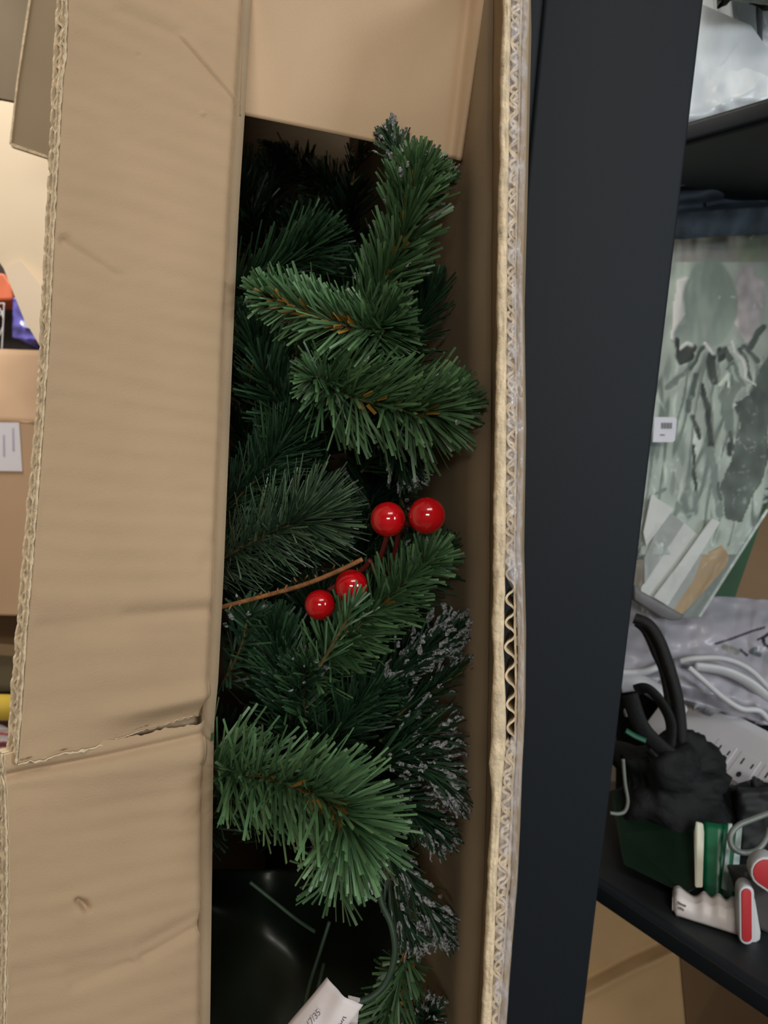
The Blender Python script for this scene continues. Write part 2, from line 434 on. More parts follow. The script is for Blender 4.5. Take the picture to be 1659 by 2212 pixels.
# right flap: inner face, lip, flutes, outer liner --------------------------
LIP = [(0, 1087), (240, 1081), (600, 1075), (900, 1071), (1200, 1066), (1500, 1065), (1600, 1062), (1650, 1057), (1720, 1064), (1900, 1054), (2212, 1039), (2400, 1033)]
CRR = [(0, 1104), (300, 1100), (600, 1096), (1000, 1094), (1100, 1094), (1230, 1092), (1400, 1088), (1560, 1094), (1620, 1093), (1700, 1085), (1900, 1074), (2212, 1062), (2400, 1056)]
OUT = [(0, 1144), (300, 1137), (600, 1129), (900, 1133), (1200, 1128), (1400, 1133), (1600, 1131), (1700, 1125), (1900, 1118), (2212, 1093), (2400, 1084)]
DF = 0.352
def bump_lip(py): return 7 * math.exp(-((py - 1080) / 30) ** 2) * nz(py * .02, 1) + 3 * nz(py * .013, 5) + 1.2 * nz(py * .06, 8)
def rflap(u, v):
    py = -90 + 2520 * v
    a = camxy(interp(LIP, py) + bump_lip(py), py, DF + .002); b = camxy(interp(RWX, py), py, DH)
    P = a.lerp(b, u); P.x += 0.0006 * nz(py * .01, u * 3) + 0.0015 * math.sin(math.pi * u)
    return toworld(P)
V, F = gridf(rflap, 8, 300)
mesh('flap', V, F, KRAFT3, box, True, mods=solid(0.0006, 0), label='right flap standing towards the viewer')
Vx, Fx = gridf(lambda u, v: toworld(camxy(interp(RWX, 2430 + 3100 * v), 2430 + 3100 * v, DH) + Vector((-.002, 0, -0.055)) * u), 3, 20)
mesh('flap', Vx, Fx, KRAFT3, box, True, mods=solid(0.007, 0), label='foot end of the right flap')
Vx, Fx = gridf(lambda u, v: toworld(camxy(interp(RWX, -90 - 780 * v), -90 - 780 * v, DH) + Vector((-.002, 0, -0.055)) * u), 3, 20)
mesh('flap', Vx, Fx, KRAFT3, box, True, mods=solid(0.007, 0), label='upper end of the right flap')
def lip(u, v):
    py = -90 + 2520 * v
    l = interp(LIP, py) + bump_lip(py); r = interp(CRR, py) + 1.2 * nz(py * .03, 11)
    px = l + (r - l) * u
    d = DF + 0.0022 * (2 * u - 1) ** 4 + 0.0006 * nz(py * .02, u * 3, 4)
    if u > 0.99: d += 0.004
    d -= 0.0007 * math.exp(-(((py + px * 0.9) % 113) / 7) ** 2)
    return C(px, py, d)
V, F = gridf(lip, 12, 420)
mesh('crushed_lip', V, F, EDGE, box, True, mods=solid(0.0005, 0), label='crushed pale liner along the right flap edge')
# flutes
V = []; F = []
def wavesheet(c0, amp, pitch_px, ph, d0, depth, y0=-90, y1=2430, step=3, sq=1.0):
    s0 = len(V); m = 0; py = y0
    while py <= y1:
        r0 = interp(CRR, py); r1 = interp(OUT, py) - 8
        s_ = math.sin(2 * math.pi * py / pitch_px + ph + 1.5 * nz(py * .008, ph))
        f = c0 + amp * (math.copysign(abs(s_) ** sq, s_)) + 0.03 * nz(py * .05, ph)
        px = r0 + (r1 - r0) * f
        dd = d0 + 0.0012 * nz(py * .04, ph, 3)
        V.append(C(px, py, dd)); q = camxy(px, py, dd); q.z += depth; q.x += 0.2 * depth; V.append(toworld(q)); m += 1; py += step
    for k in range(m - 1): F.append([s0 + 2 * k, s0 + 2 * k + 1, s0 + 2 * k + 3, s0 + 2 * k + 2])
wavesheet(0.38, 0.30, 57, 0.5, DF + .0012, 0.03, sq=0.8)
wavesheet(0.84, 0.13, 40, 1.1, DF + .0018, 0.03, sq=0.8)
wavesheet(0.69, 0.02, 300, 2.0, DF + .001, 0.03)
wavesheet(1.0, 0.01, 300, 0.0, DF + .0008, 0.04)
mesh('flute_edge', V, F, FLUTE, box, False, mods=solid(0.0010, 0), label='open wavy flutes in the right flap edge')
V = []; F = []
for (ya, yb) in ((-90, 1228), (1600, 2430)):
    wavesheet(0.30, 0.26, 33, 0.2, DF + .0016, 0.006, ya, yb, 3, .7)
    wavesheet(0.62, 0.22, 29, 2.2, DF + .0020, 0.006, ya, yb, 3, .7)
    wavesheet(0.82, 0.10, 36, 4.2, DF + .0014, 0.006, ya, yb, 3, .7)
    s0 = len(V); m = 0; py = ya
    while py <= yb:
        for q in (-2, 14, 30, 44): V.append(C(interp(CRR, py) + (interp(OUT, py) - interp(CRR, py)) * (q / 46), py, DF + .0055))
        m += 1; py += 12
    for k in range(m - 1):
        for i in range(3): F.append([s0 + 4 * k + i, s0 + 4 * k + i + 1, s0 + 4 * k + i + 5, s0 + 4 * k + i + 4])
mesh('crushed_flutes', V, F, FLUTE, box, False, mods=solid(0.0013, 0), label='crushed flutes under the clear tape')
def outer(u, v):
    py = -90 + 2520 * v
    o = interp(OUT, py) - 2
    P = camxy(o - 12 + 12 * sm(0, .25, u), py, DF + 0.0004 + 0.0004 * nz(py * .02, 3))
    P.z += 0.058 * max(0, u - .25) / .75 ; P.x += 0.012 * max(0, u - .25) / .75
    return toworld(P)
V, F = gridf(outer, 12, 260)
mesh('outer_liner', V, F, KRAFT3, box, True, mods=solid(0.0008, 0))
# clear packing tape wrapped over the edge
def tapef(u, v):
    py = -90 + 2520 * v
    o = interp(OUT, py) + 1.5 * nz(py * .015, 4) + 1
    full = interp(CRR, py) - 2 + 2 * nz(py * .05, 6) - 4 * sm(1010, 0, py) * 0.6
    nar = o - 17
    k = sm(1225, 1300, py) * (1 - sm(1560, 1625, py))
    l = full + (nar - full) * k
    px = l + (o - l) * u
    d = DF - 0.0010 + 0.0022 * (abs(2 * u - 1)) ** 6 + 0.0016 * nz(px * .09, py * .016, 2) + 0.0009 * nz(px * .2, py * .06, 7)
    if u > 0.999: d += 0.006
    return C(px, py, d)
V, F = gridf(tapef, 16, 700)
mesh('packing_tape', V, F, TAPE, box, True, label='wrinkled clear tape over the right flap edge')
# brown fibre line where the top flap passes the left fold
V, F = gridf(lambda u, v: C(518 + 12 * (1 - v) + 10 * u + 1.5 * nz(v * 40, u), -80 + 330 * v, 0.412 + .003 * u), 2, 100)
mesh('torn_lip', V, F, KRAFT3, box, True, mods=solid(0.001, 0), label='worn brown fold beside the inner end flap')

# ------------------------------------------------------------------ the artificial tree
tb = C(760, 5400, 0.56); tb.z = 0.02
tree = thing('artificial_christmas_tree', tb, 'green artificial christmas tree packed in the carton, with frosted needle tips and red berries', 'christmas tree')
V, F = tube([C(600, 720, 0.74), C(600, 1500, 0.74), C(560, 4300, 0.74)], 0.010, 12)
mesh('trunk', V, F, TWIG, tree, True)
class Nd:
    def __init__(s): s.V = []; s.F = []; s.A = []
    def add(s, p, d, L, w, shade, curl=0.1, seg=2, rnd=R, wd=None):
        d = d.normalized()
        side = d.cross(Vector((rnd.uniform(-1, 1), rnd.uniform(-1, 1), rnd.uniform(-1, 1))))
        if wd is not None: side = d.cross(wd) * 1.0 + side * 0.5
        if side.length < 1e-4: return
        side.normalize(); bend = d.cross(side) * (L * curl * rnd.uniform(-1, 1))
        tq = MR.transposed() @ (p + d * L + bend - CAM); tx, ty, tz = tq.x, -tq.y, -tq.z
        qx = CX + FPX * tx / tz; qy = CY + FPX * ty / tz
        if tz < .425 and qx < interp(HX, qy) + 8: return
        if tz > .36 and tx > wallR(qy, tz).x - .003: return
        if tz > .42 and tx < wallL(qy, tz).x + .004: return
        if qy < 300 and tz > .42 and qx < 800: return
        s0 = len(s.V)
        for k in range(seg + 1):
            t = k / seg; c = p + d * (L * t) + bend * (t * t)
            ww = w * (1 - 0.15 * t)
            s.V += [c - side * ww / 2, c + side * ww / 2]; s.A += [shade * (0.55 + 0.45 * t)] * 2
        for k in range(seg): s.F.append([s0 + 2 * k, s0 + 2 * k + 1, s0 + 2 * k + 3, s0 + 2 * k + 2])
        return p + d * L + bend, d
def frostbit(V, F, p, d, L, r, rnd):
    n = 4; path = [p - d * L * (1 - k / n) + Vector((rnd.uniform(-1, 1), rnd.uniform(-1, 1), rnd.uniform(-1, 1))) * r * .7 for k in range(n + 1)]
    tube(path, [r * .25] + [r * rnd.uniform(.55, 1.3) for _ in range(n - 1)] + [r * .6], 5, V, F, flat=.6)
def branch(pts, n, L, w, ang=48, mt=None, frost=0.0, gold=0, fl=None, tipfan=0.12, seed=1, curl=0.08, rad=0.0011, bright=(0.2, 1.0), stemmat=None, bias=None, fr_r=0.0011, taper=0.55, label=None):
    rnd = random.Random(seed)
    P = smooth_path([C(*p) for p in pts], 10)
    V, F = tube(P, [rad * (1 - 0.4 * i / len(P)) for i in range(len(P))], 6)
    br = mesh('branch', V, F, stemmat or TWIG, tree, True, label=label)
    nd = Nd(); fV, fF = [], []
    m = len(P) - 1
    for k in range(n):
        t = rnd.random()
        tip = rnd.random() < tipfan
        if tip: t = 1 - abs(rnd.gauss(0, 0.03)); t = min(1, t)
        x = t * m; i = min(int(x), m - 1); p = P[i].lerp(P[i + 1], x - i)
        T = (P[min(i + 2, m)] - P[max(i - 1, 0)]).normalized()
        ph = rnd.uniform(0, 2 * math.pi)
        o = T.orthogonal().normalized(); o = o * math.cos(ph) + T.cross(o) * math.sin(ph)
        if bias is not None and rnd.random() < 0.5: o = (o + CD(bias) * 1.2).normalized()
        a = math.radians(ang + rnd.gauss(0, 8)) * (rnd.uniform(0.1, 1) if tip else 1)
        d = T * math.cos(a) + o * math.sin(a)
        LL = L * rnd.uniform(0.72, 1.1) * (1 - taper * max(0, t - 0.6) / 0.4 * 0.7)
        e = nd.add(p, d, LL, w * 1.3 * rnd.uniform(.75, 1.15), bright[0] + (bright[1] - bright[0]) * rnd.random() ** 1.5, curl, 2, rnd)  # few needles bright, most dark: highlights and shade put into the colour
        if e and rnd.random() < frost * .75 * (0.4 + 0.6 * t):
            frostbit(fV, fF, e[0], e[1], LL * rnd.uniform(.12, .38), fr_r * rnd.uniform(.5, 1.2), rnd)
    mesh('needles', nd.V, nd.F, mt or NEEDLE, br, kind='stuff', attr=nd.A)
    if fF: mesh('frosted_tips', fV, fF, FROST, br, kind='stuff')
    if gold:
        g = Nd()
        for k in range(gold):
            t = rnd.uniform(0.25, 1); x = t * m; i = min(int(x), m - 1); p = P[i].lerp(P[i + 1], x - i)
            T = (P[i + 1] - P[i]).normalized(); ph = rnd.uniform(0, 6.28)
            o = T.orthogonal().normalized(); o = o * math.cos(ph) + T.cross(o) * math.sin(ph)
            o = (o + CD((0, 0, -1)) * 1.3).normalized()
            g.add(p + o * .003, T * 0.9 + o, L * rnd.uniform(.2, .32), w * 1.7, rnd.random(), .05, 1, rnd)
        mesh('gold_needles', g.V, g.F, GOLD, br, kind='stuff', attr=g.A)
    return br
mm = 0.001
# hand-placed branch tips (px, py, depth)
branch([(700, 830, .47), (800, 660, .445), (858, 540, .43), (888, 440, .42), (902, 385, .415)], 900, 32*mm, 1.3*mm, 42, seed=2, gold=30, frost=.06, bright=(.25, 1))
branch([(900, 440, .43), (885, 380, .43), (862, 335, .435), (845, 300, .44)], 230, 20*mm, 1.3*mm, 34, seed=3, mt=NEEDLED, frost=.8, fr_r=1.2*mm, bright=(.2, .8))
branch([(880, 470, .44), (925, 400, .435), (948, 380, .435)], 170, 18*mm, 1.2*mm, 45, seed=33, mt=NEEDLED, frost=.5, bright=(.2, .9))
branch([(830, 715, .43), (745, 703, .42), (650, 668, .415), (580, 643, .41)], 620, 27*mm, 1.2*mm, 52, seed=4, gold=70, bright=(.3, 1), bias=(0, 1, 0))
branch([(840, 900, .47), (760, 850, .45), (700, 818, .43), (678, 815, .425)], 260, 24*mm, 1.2*mm, 60, seed=5, bright=(.2, .9))
branch([(690, 830, .445), (760, 858, .43), (850, 880, .42), (905, 892, .412), (945, 885, .41)], 820, 42*mm, 1.35*mm, 52, seed=6, gold=24, bright=(.25, 1), bias=(.6, .8, 0), frost=.02)
branch([(640, 800, .47), (720, 740, .455), (800, 715, .44), (830, 700, .437)], 520, 36*mm, 1.2*mm, 45, seed=7, bright=(.1, .8))
branch([(700, 1010, .49), (620, 900, .47), (570, 800, .455), (545, 740, .45)], 700, 34*mm, 1.2*mm, 42, seed=8, mt=NEEDLED, bright=(.1, 1))
branch([(545, 850, .47), (530, 760, .46), (520, 690, .455)], 260, 24*mm, 1.1*mm, 42, seed=9, mt=NEEDLED, gold=14, bright=(.1, .9))
branch([(480, 690, .53), (545, 625, .51), (610, 575, .5), (660, 540, .49)], 640, 50*mm, 1.0*mm, 30, seed=10, mt=NEEDLED, bright=(.15, 1), bias=(.6, 1, 0))
branch([(430, 1240, .48), (520, 1185, .46), (600, 1145, .445), (652, 1124, .44)], 1000, 40*mm, .65*mm, 48, seed=11, mt=NEEDLEF, bright=(.1, 1), curl=.18, tipfan=.25, taper=0)
branch([(470, 1110, .48), (540, 1050, .47), (590, 985, .46), (620, 930, .46)], 620, 36*mm, .8*mm, 38, seed=12, mt=NEEDLED, bright=(.1, .9), curl=.15)
branch([(610, 1530, .47), (700, 1430, .445), (770, 1360, .43), (850, 1280, .42), (925, 1212, .415)], 820, 32*mm, 1.25*mm, 48, seed=13, gold=8, bright=(.15, .95), frost=.02)
branch([(640, 1620, .48), (620, 1500, .465), (600, 1420, .46), (590, 1370, .46)], 760, 34*mm, 1.1*mm, 38, seed=14, mt=NEEDLED, bright=(.1, 1))
branch([(660, 1560, .455), (655, 1490, .45), (655, 1445, .445)], 260, 24*mm, 1.0*mm, 50, seed=34, mt=NEEDLED, bright=(.2, 1), frost=.1)
branch([(600, 1760, .47), (700, 1620, .455), (760, 1540, .45), (800, 1500, .45)], 620, 34*mm, 1.1*mm, 40, seed=15, mt=NEEDLED, bright=(.1, .9))
# the big lowest tip
branch([(440, 1650, .44), (520, 1672, .42), (600, 1690, .405), (670, 1712, .395), (725, 1740, .388), (748, 1775, .383)], 820, 40*mm, 1.4*mm, 56, seed=16, gold=34, bright=(.3, 1.0), tipfan=.2, taper=.1, frost=.01)
branch([(720, 1900, .43), (745, 1840, .41), (750, 1790, .395)], 200, 26*mm, 1.3*mm, 70, seed=17, bright=(.25, .9), bias=(0, -1, 0), taper=.2)
# frosted sprays at the right
branch([(800, 1500, .46), (870, 1440, .45), (930, 1400, .445), (985, 1370, .44)], 420, 30*mm, 1.1*mm, 24, seed=18, mt=NEEDLED, frost=.95, fr_r=1.8*mm, bright=(.1, .6))
branch([(840, 1560, .46), (920, 1500, .45), (985, 1460, .445), (1010, 1445, .44)], 330, 30*mm, 1.1*mm, 28, seed=19, mt=NEEDLED, frost=.85, fr_r=1.2*mm, bright=(.1, .6))
branch([(820, 1600, .45), (900, 1590, .44), (960, 1580, .44)], 240, 32*mm, 1.1*mm, 26, seed=20, mt=NEEDLED, frost=.7, fr_r=1.1*mm, bright=(.1, .7))
branch([(800, 1650, .44), (870, 1640, .43), (930, 1665, .43), (975, 1700, .43)], 300, 30*mm, 1.1*mm, 26, seed=21, mt=NEEDLED, frost=.8, fr_r=1.3*mm, bright=(.1, .7))
branch([(800, 1700, .44), (880, 1740, .435), (940, 1790, .435)], 300, 28*mm, 1.1*mm, 36, seed=22, mt=NEEDLED, frost=.8, fr_r=1.2*mm, bright=(.1, .6))
branch([(820, 1800, .45), (870, 1880, .445), (915, 1950, .44), (950, 2000, .44)], 300, 26*mm, 1.1*mm, 24, seed=23, mt=NEEDLED, frost=.9, fr_r=1.3*mm, bright=(.1, .6))
branch([(835, 1880, .45), (862, 1960, .445), (885, 2010, .44)], 150, 24*mm, 1.1*mm, 20, seed=24, mt=NEEDLED, frost=.8, fr_r=1.2*mm, bright=(.1, .6))
branch([(800, 900, .47), (850, 960, .46), (880, 1010, .455)], 200, 26*mm, 1.0*mm, 30, seed=25, mt=NEEDLED, frost=.45, bright=(.1, .6))
branch([(860, 1060, .5), (890, 1140, .46), (918, 1180, .45)], 120, 18*mm, 1.0*mm, 30, seed=26, mt=NEEDLED, frost=.6, bright=(.1, .6))
branch([(830, 800, .49), (900, 700, .48), (930, 640, .48)], 420, 34*mm, 1.1*mm, 42, seed=27, mt=NEEDLED, bright=(.1, .7))
branch([(780, 1020, .5), (850, 940, .49), (900, 900, .48), (935, 860, .48)], 420, 34*mm, 1.1*mm, 50, seed=28, mt=NEEDLED, bright=(.1, .7))
branch([(820, 2230, .46), (850, 2160, .45), (868, 2100, .445), (880, 2070, .44)], 220, 24*mm, 1.3*mm, 120, seed=29, gold=20, bright=(.1, .7))
branch([(880, 2260, .45), (910, 2215, .445), (930, 2190, .44)], 150, 18*mm, 1.1*mm, 40, seed=30, mt=NEEDLED, frost=.6, bright=(.1, .6))
branch([(480, 1480, .47), (520, 1400, .455), (535, 1330, .45)], 200, 26*mm, 1.1*mm, 55, seed=31, mt=NEEDLED, bright=(.2, 1.0), frost=.08)
branch([(430, 1800, .46), (490, 1720, .445), (520, 1660, .44)], 300, 30*mm, 1.1*mm, 60, seed=32, mt=NEEDLED, bright=(.1, .8))
branch([(760, 1330, .48), (880, 1260, .46), (960, 1200, .455)], 360, 32*mm, 1.1*mm, 50, seed=35, mt=NEEDLED, bright=(.1, .6))
branch([(760, 400, .50), (770, 350, .49), (775, 325, .485)], 60, 16*mm, 1.0*mm, 30, seed=36, mt=NEEDLED, frost=.5, bright=(.05, .4))
branch([(690, 1440, .415), (720, 1390, .406), (745, 1345, .401), (760, 1315, .399)], 46, 22*mm, 1.0*mm, 32, seed=37, bright=(.1, .7))
# deeper filling, the carton's inner shade painted into its dark green
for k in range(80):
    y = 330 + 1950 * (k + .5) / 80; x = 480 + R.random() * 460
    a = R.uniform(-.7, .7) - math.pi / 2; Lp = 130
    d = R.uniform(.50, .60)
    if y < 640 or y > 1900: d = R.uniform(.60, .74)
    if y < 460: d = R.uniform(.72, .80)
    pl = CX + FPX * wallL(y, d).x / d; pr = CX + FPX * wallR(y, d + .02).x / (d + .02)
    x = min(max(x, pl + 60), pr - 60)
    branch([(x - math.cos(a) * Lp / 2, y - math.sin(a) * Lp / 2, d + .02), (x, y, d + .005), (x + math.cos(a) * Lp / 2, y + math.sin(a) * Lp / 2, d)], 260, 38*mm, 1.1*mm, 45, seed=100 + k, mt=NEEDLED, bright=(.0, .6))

# berry pick (fixed to the tree)
V, F = tube(smooth_path([C(460, 1316, .43), (C(560, 1290, .42)), C(650, 1265, .412), C(720, 1238, .405), C(783, 1208, .402)], 8), [.0013] * 33, 7)
rn = random.Random(4)
for k in range(14):
    t = C(500 + k * 20, 1307 - k * 7.2, .414); tube([t, t + CD((rn.uniform(-.002, .002), rn.uniform(-.003, .003), -.002))], [.0006, .0003], 5, V, F)
pick = mesh('berry_spray', V, F, TWIG2, tree, True, label='brown wired stem carrying glossy red berries')
for (x, y, r, d) in ((838, 1122, 38, .402), (922, 1114, 40, .395), (759, 1266, 36, .414), (691, 1306, 33, .418)):
    V, F = ball(C(x, y, d), r / FPX * d, 32, 20)
    b = mesh('berry', V, F, RED, pick, True)
V, F = [], []
for (x, y, d, x2, y2, d2) in ((838, 1150, .406, 805, 1235, .42), (862, 1140, .41, 838, 1240, .43), (905, 1135, .405, 850, 1130, .415), (800, 1210, .41, 770, 1240, .42), (760, 1240, .42, 710, 1275, .425)):
    tube(smooth_path([C(x, y, d), C((x + x2) / 2 + 4, (y + y2) / 2, (d + d2) / 2), C(x2, y2, d2)], 5), .0016, 6, V, F)
mesh('berry_stalks', V, F, DKRED, pick, True)

# loose strands hidden low in the carton --------------------------------------
CORD = mat('green_cord', (52, 76, 60), 0.5, 0.1, 100)
cord = thing('light_cord', C(790, 2170, .42), 'thin dark green cord looping below the lowest branch to a white tag', 'cord')
V, F = tube(smooth_path([C(815, 1890, .43), C(825, 1950, .425), C(846, 2000, .42), C(853, 2060, .417), C(835, 2120, .415), C(800, 2155, .413), C(758, 2168, .412)], 10), .0019, 9)
mesh('wire', V, F, CORD, cord, True)
TAGM = mat('paper_tag', (236, 228, 230), 0.6, 0.02, 40)
INK = mat('tag_ink', (110, 104, 110), 0.7)
def tagf(u, v):
    # u along the tag (upper right -> lower left), v across
    a = C(745, 2140, .406); b = C(590, 2330, .40); ac = C(690, 2120, .415) - C(757, 2172, .405)
    return a.lerp(b, u) + ac * (v - .5) * 1.15 + CD((0, 0, -1)) * (.004 * math.sin(v * 3.1) + .002 * nz(u * 3, v * 3))
V, F = gridf(tagf, 20, 12)
tg = mesh('tag', V, F, TAGM, cord, True, mods=solid(.0003, 0), label='white printed tag folded around the cord')
V, F = gridf(lambda u, v: C(752 + 26 * v - 6 * u, 2150 + 60 * u - 6 * v + 12 * v, .410 + .001 * v), 6, 4)
mesh('tag_tail', V, F, TAGM, cord, True, mods=solid(.0003, 0))
def text(body, loc, xdir, ydir, size, m, parent, name='lettering', ext=0.00005, sx=1.0):
    c = bpy.data.curves.new(name, 'FONT'); c.body = body; c.size = size; c.extrude = ext; c.align_x = 'LEFT'
    c.materials.append(m); o = bpy.data.objects.new(name, c); link(o, parent)
    x = xdir.normalized(); z = x.cross(ydir).normalized(); y = z.cross(x)
    Mx = Matrix((x * sx, y, z)).transposed().to_4x4(); Mx.translation = loc - ORIG[parent.name]
    dg = bpy.context.evaluated_depsgraph_get(); me = bpy.data.meshes.new_from_object(o.evaluated_get(dg))
    me.transform(Mx); bpy.data.objects.remove(o); me.materials.clear(); me.materials.append(m)
    o = bpy.data.objects.new(name, me); link(o, parent); ORIG[o.name] = ORIG[parent.name]; return o
xd = (C(745, 2140, .4) - C(640, 2270, .4)); yd = C(690, 2120, .415) - C(757, 2172, .405)
def ontag(u, v): return tagf(u, v) + CD((0, 0, -1)) * .0009
text('080617/35', ontag(.56, .66), xd, yd, .0046, INK, tg); text('0725', ontag(.50, .38), xd, yd, .0044, INK, tg)
text('1 PC  GR', ontag(.46, .12), xd, yd, .0046, INK, tg)

# dark green plastic wrapped base at the foot of the opening
WRAP = mat('dark_wrap', (14, 26, 18), 0.42, 0.4, 20, 0.4, 60, spec=0.6)
def wrapf(u, v):
    px = 448 + 425 * u; py = 1880 + 700 * v
    d = .50 + .03 * u + .035 * sm(.0, 1, abs(u - .35 - v * .3) * 2) + .006 * nz(u * 5, v * 6) - .02 * v
    d = d + .03 * sm(.12 + .35 * u, 0, v)
    return C(px, py, d)
V, F = gridf(wrapf, 40, 80)
mesh('plastic_wrapped_bundle', V, F, WRAP, None, True, label='dark green plastic wrapped bundle deep in the carton below the lowest branch', cat='bundle', mods=solid(.004, -1))
wr = thing('power_lead', C(640, 2212, .47), 'pair of dim dark green wires running down behind the white tag', 'cord')
for q in ([(712, 1990, .48), (690, 2060, .475), (668, 2130, .47), (650, 2212, .465), (640, 2300, .46)], [(700, 2080, .485), (688, 2130, .48), (668, 2212, .475), (655, 2300, .47)], [(540, 1905, .475), (590, 1945, .475), (640, 1985, .475), (680, 2012, .48)]):
    V, F = tube(smooth_path([C(*p) for p in q], 8), .0013, 7); mesh('wire', V, F, CORD, wr, True)

# ------------------------------------------------------------------ black rack on the right
zl = onz(1310, 1925, 0).z
LOW = C(1310, 1925, .68); zl = LOW.z
UPP = C(1500, 262, .68); zu = UPP.z
e = Vector((0.60, -0.80, 0)); nrm = Vector((0.80, 0.60, 0))
pL = C(1176, 0, .56); pR = C(1521, 0, .56)
ax = Vector((pR.x - pL.x, pR.y - pL.y, 0)).normalized(); wpost = math.hypot(pR.x - pL.x, pR.y - pL.y); ay = Vector((-ax.y, ax.x, 0))
rack = thing('storage_rack', Vector((pL.x, pL.y, 0)), 'black steel storage rack with a broad upright and two shelves right of the open carton', 'rack')
V, F = slab(Vector((pL.x, pL.y, 0)), ax * wpost, ay * .06, Vector((0, 0, 2.2)))
mesh('upright', V, F, BLACK, rack, True, mods=bevel(.003, 3))
# folded flange on the upright's left, seen as a fine bright seam
V, F = slab(Vector((pL.x, pL.y, 0)) - ax * .0 + ay * .004 - ax * .012, ax * .0125, ay * .05, Vector((0, 0, 2.2)))
mesh('flange', V, F, BLACK, rack, True, mods=bevel(.0015, 2))
def shelf(P, z, lipm):
    A = P - e * .12; lenx = 1.25; dep = .72
    V, F = slab(Vector((A.x, A.y, z - .003)), e * lenx, nrm * dep, Vector((0, 0, .003)))
    s = mesh('shelf', V, F, BLACK2, rack, mods=bevel(.0008, 1))
    V, F = slab(Vector((A.x, A.y, z - lipm)), e * lenx, nrm * .012, Vector((0, 0, lipm + .002)))
    mesh('front_lip', V, F, BLACK, s, True, mods=bevel(.004, 3))
shelf(LOW, zl, .017); shelf(UPP, zu, .017)
for q in (LOW - e * .10 + nrm * .70, LOW + e * 1.1, LOW + e * 1.1 + nrm * .69):
    V, F = slab(Vector((q.x, q.y, 0)), e * .03, nrm * .03, Vector((0, 0, 2.2))); mesh('upright', V, F, BLACK, rack)
V, F = slab(Vector((LOW.x, LOW.y, 0)) - e * .1 + nrm * .72, e * 1.2, nrm * .004, Vector((0, 0, 2.2)))
mesh('rear_panel', V, F, BLACK2, rack)

# ---- things on the upper shelf
PBAG = mat('frosted_poly', (222, 230, 236), 0.3, 0.10, 25, 0.6, 40, spec=0.6, stretch=(1, 1, .4))
def lumpy(px0, px1, pyt, pyb, d, amp, thick, tilt=0.0, nu=50, nv=60, f=.012, seed=0, rnd_edge=.12):
    def fn(u, v):
        px = px0(v) + (px1(v) - px0(v)) * u if callable(px0) else px0 + (px1 - px0) * u
        yt = pyt(u) if callable(pyt) else pyt; yb = pyb(u) if callable(pyb) else pyb
        py = yt + (yb - yt) * v
        ed = min(u, 1 - u, v, 1 - v) / rnd_edge
        dd = d + tilt * (1 - v) + thick * (1 - math.sqrt(max(0, 1 - (1 - min(1, ed)) ** 2))) + amp * nz(px * f, py * f, seed) + amp * .5 * nz(px * f * 2.7, py * f * 2.7, seed + 5)
        return C(px, py, dd)
    return gridf(fn, nu, nv)
V, F = lumpy(1440, 1800, lambda u: -120, lambda u: 273 - 82 * u + 18, .735, .006, .03, 0.03, f=.014, seed=3)
mesh('poly_bag', V, F, PBAG, None, True, label='pale translucent plastic bag on the upper rack shelf', cat='bag', mods=solid(.12, -1))
V, F = lumpy(1540, 1760, lambda u: -140, lambda u: -6 + 40 * u, .69, .006, .02, .0, f=.02, seed=8, nu=30, nv=20)
mesh('green_grey_pouch', V, F, mat('pouch_grey', (120, 126, 112), .6, .1, 20, .3, 60), None, True, label='grey-green pouch lying over the pale plastic bag at the top right', cat='pouch', mods=solid(.02, -1))

# ---- garment in a clear bag
CLOTHD = mat('dark_cloth', (104, 120, 136), 0.85, .2, 30, .5, 300, spec=.2)
V, F = gridf(lambda u, v: C(1440 + 330 * u, 388 - 50 * u + (74 + 30 * u) * v, .865 + .015 * math.sin(v * 9 + u * 2) + .006 * nz(u * 8, v * 5)), 40, 30)
mesh('dark_cloth', V, F, CLOTHD, None, True, label='folded slate blue cloth behind the top of the clear garment bag', cat='cloth', mods=solid(.03, -1))
def poly(px, py, P):
    ins = False; n = len(P); j = n - 1
    for i in range(n):
        if (P[i][1] > py) != (P[j][1] > py) and px < (P[j][0] - P[i][0]) * (py - P[i][1]) / (P[j][1] - P[i][1]) + P[i][0]: ins = not ins
        j = i
    return ins
def zz3(pts): return [(1380 + x / 4.914, 450 + y / 4.914) for x, y in pts]
def zz4(pts): return [(1380 + x / 4.424, 850 + y / 4.424) for x, y in pts]
DS = (52, 62, 60); DD = (26, 32, 32); MG = (84, 94, 90)
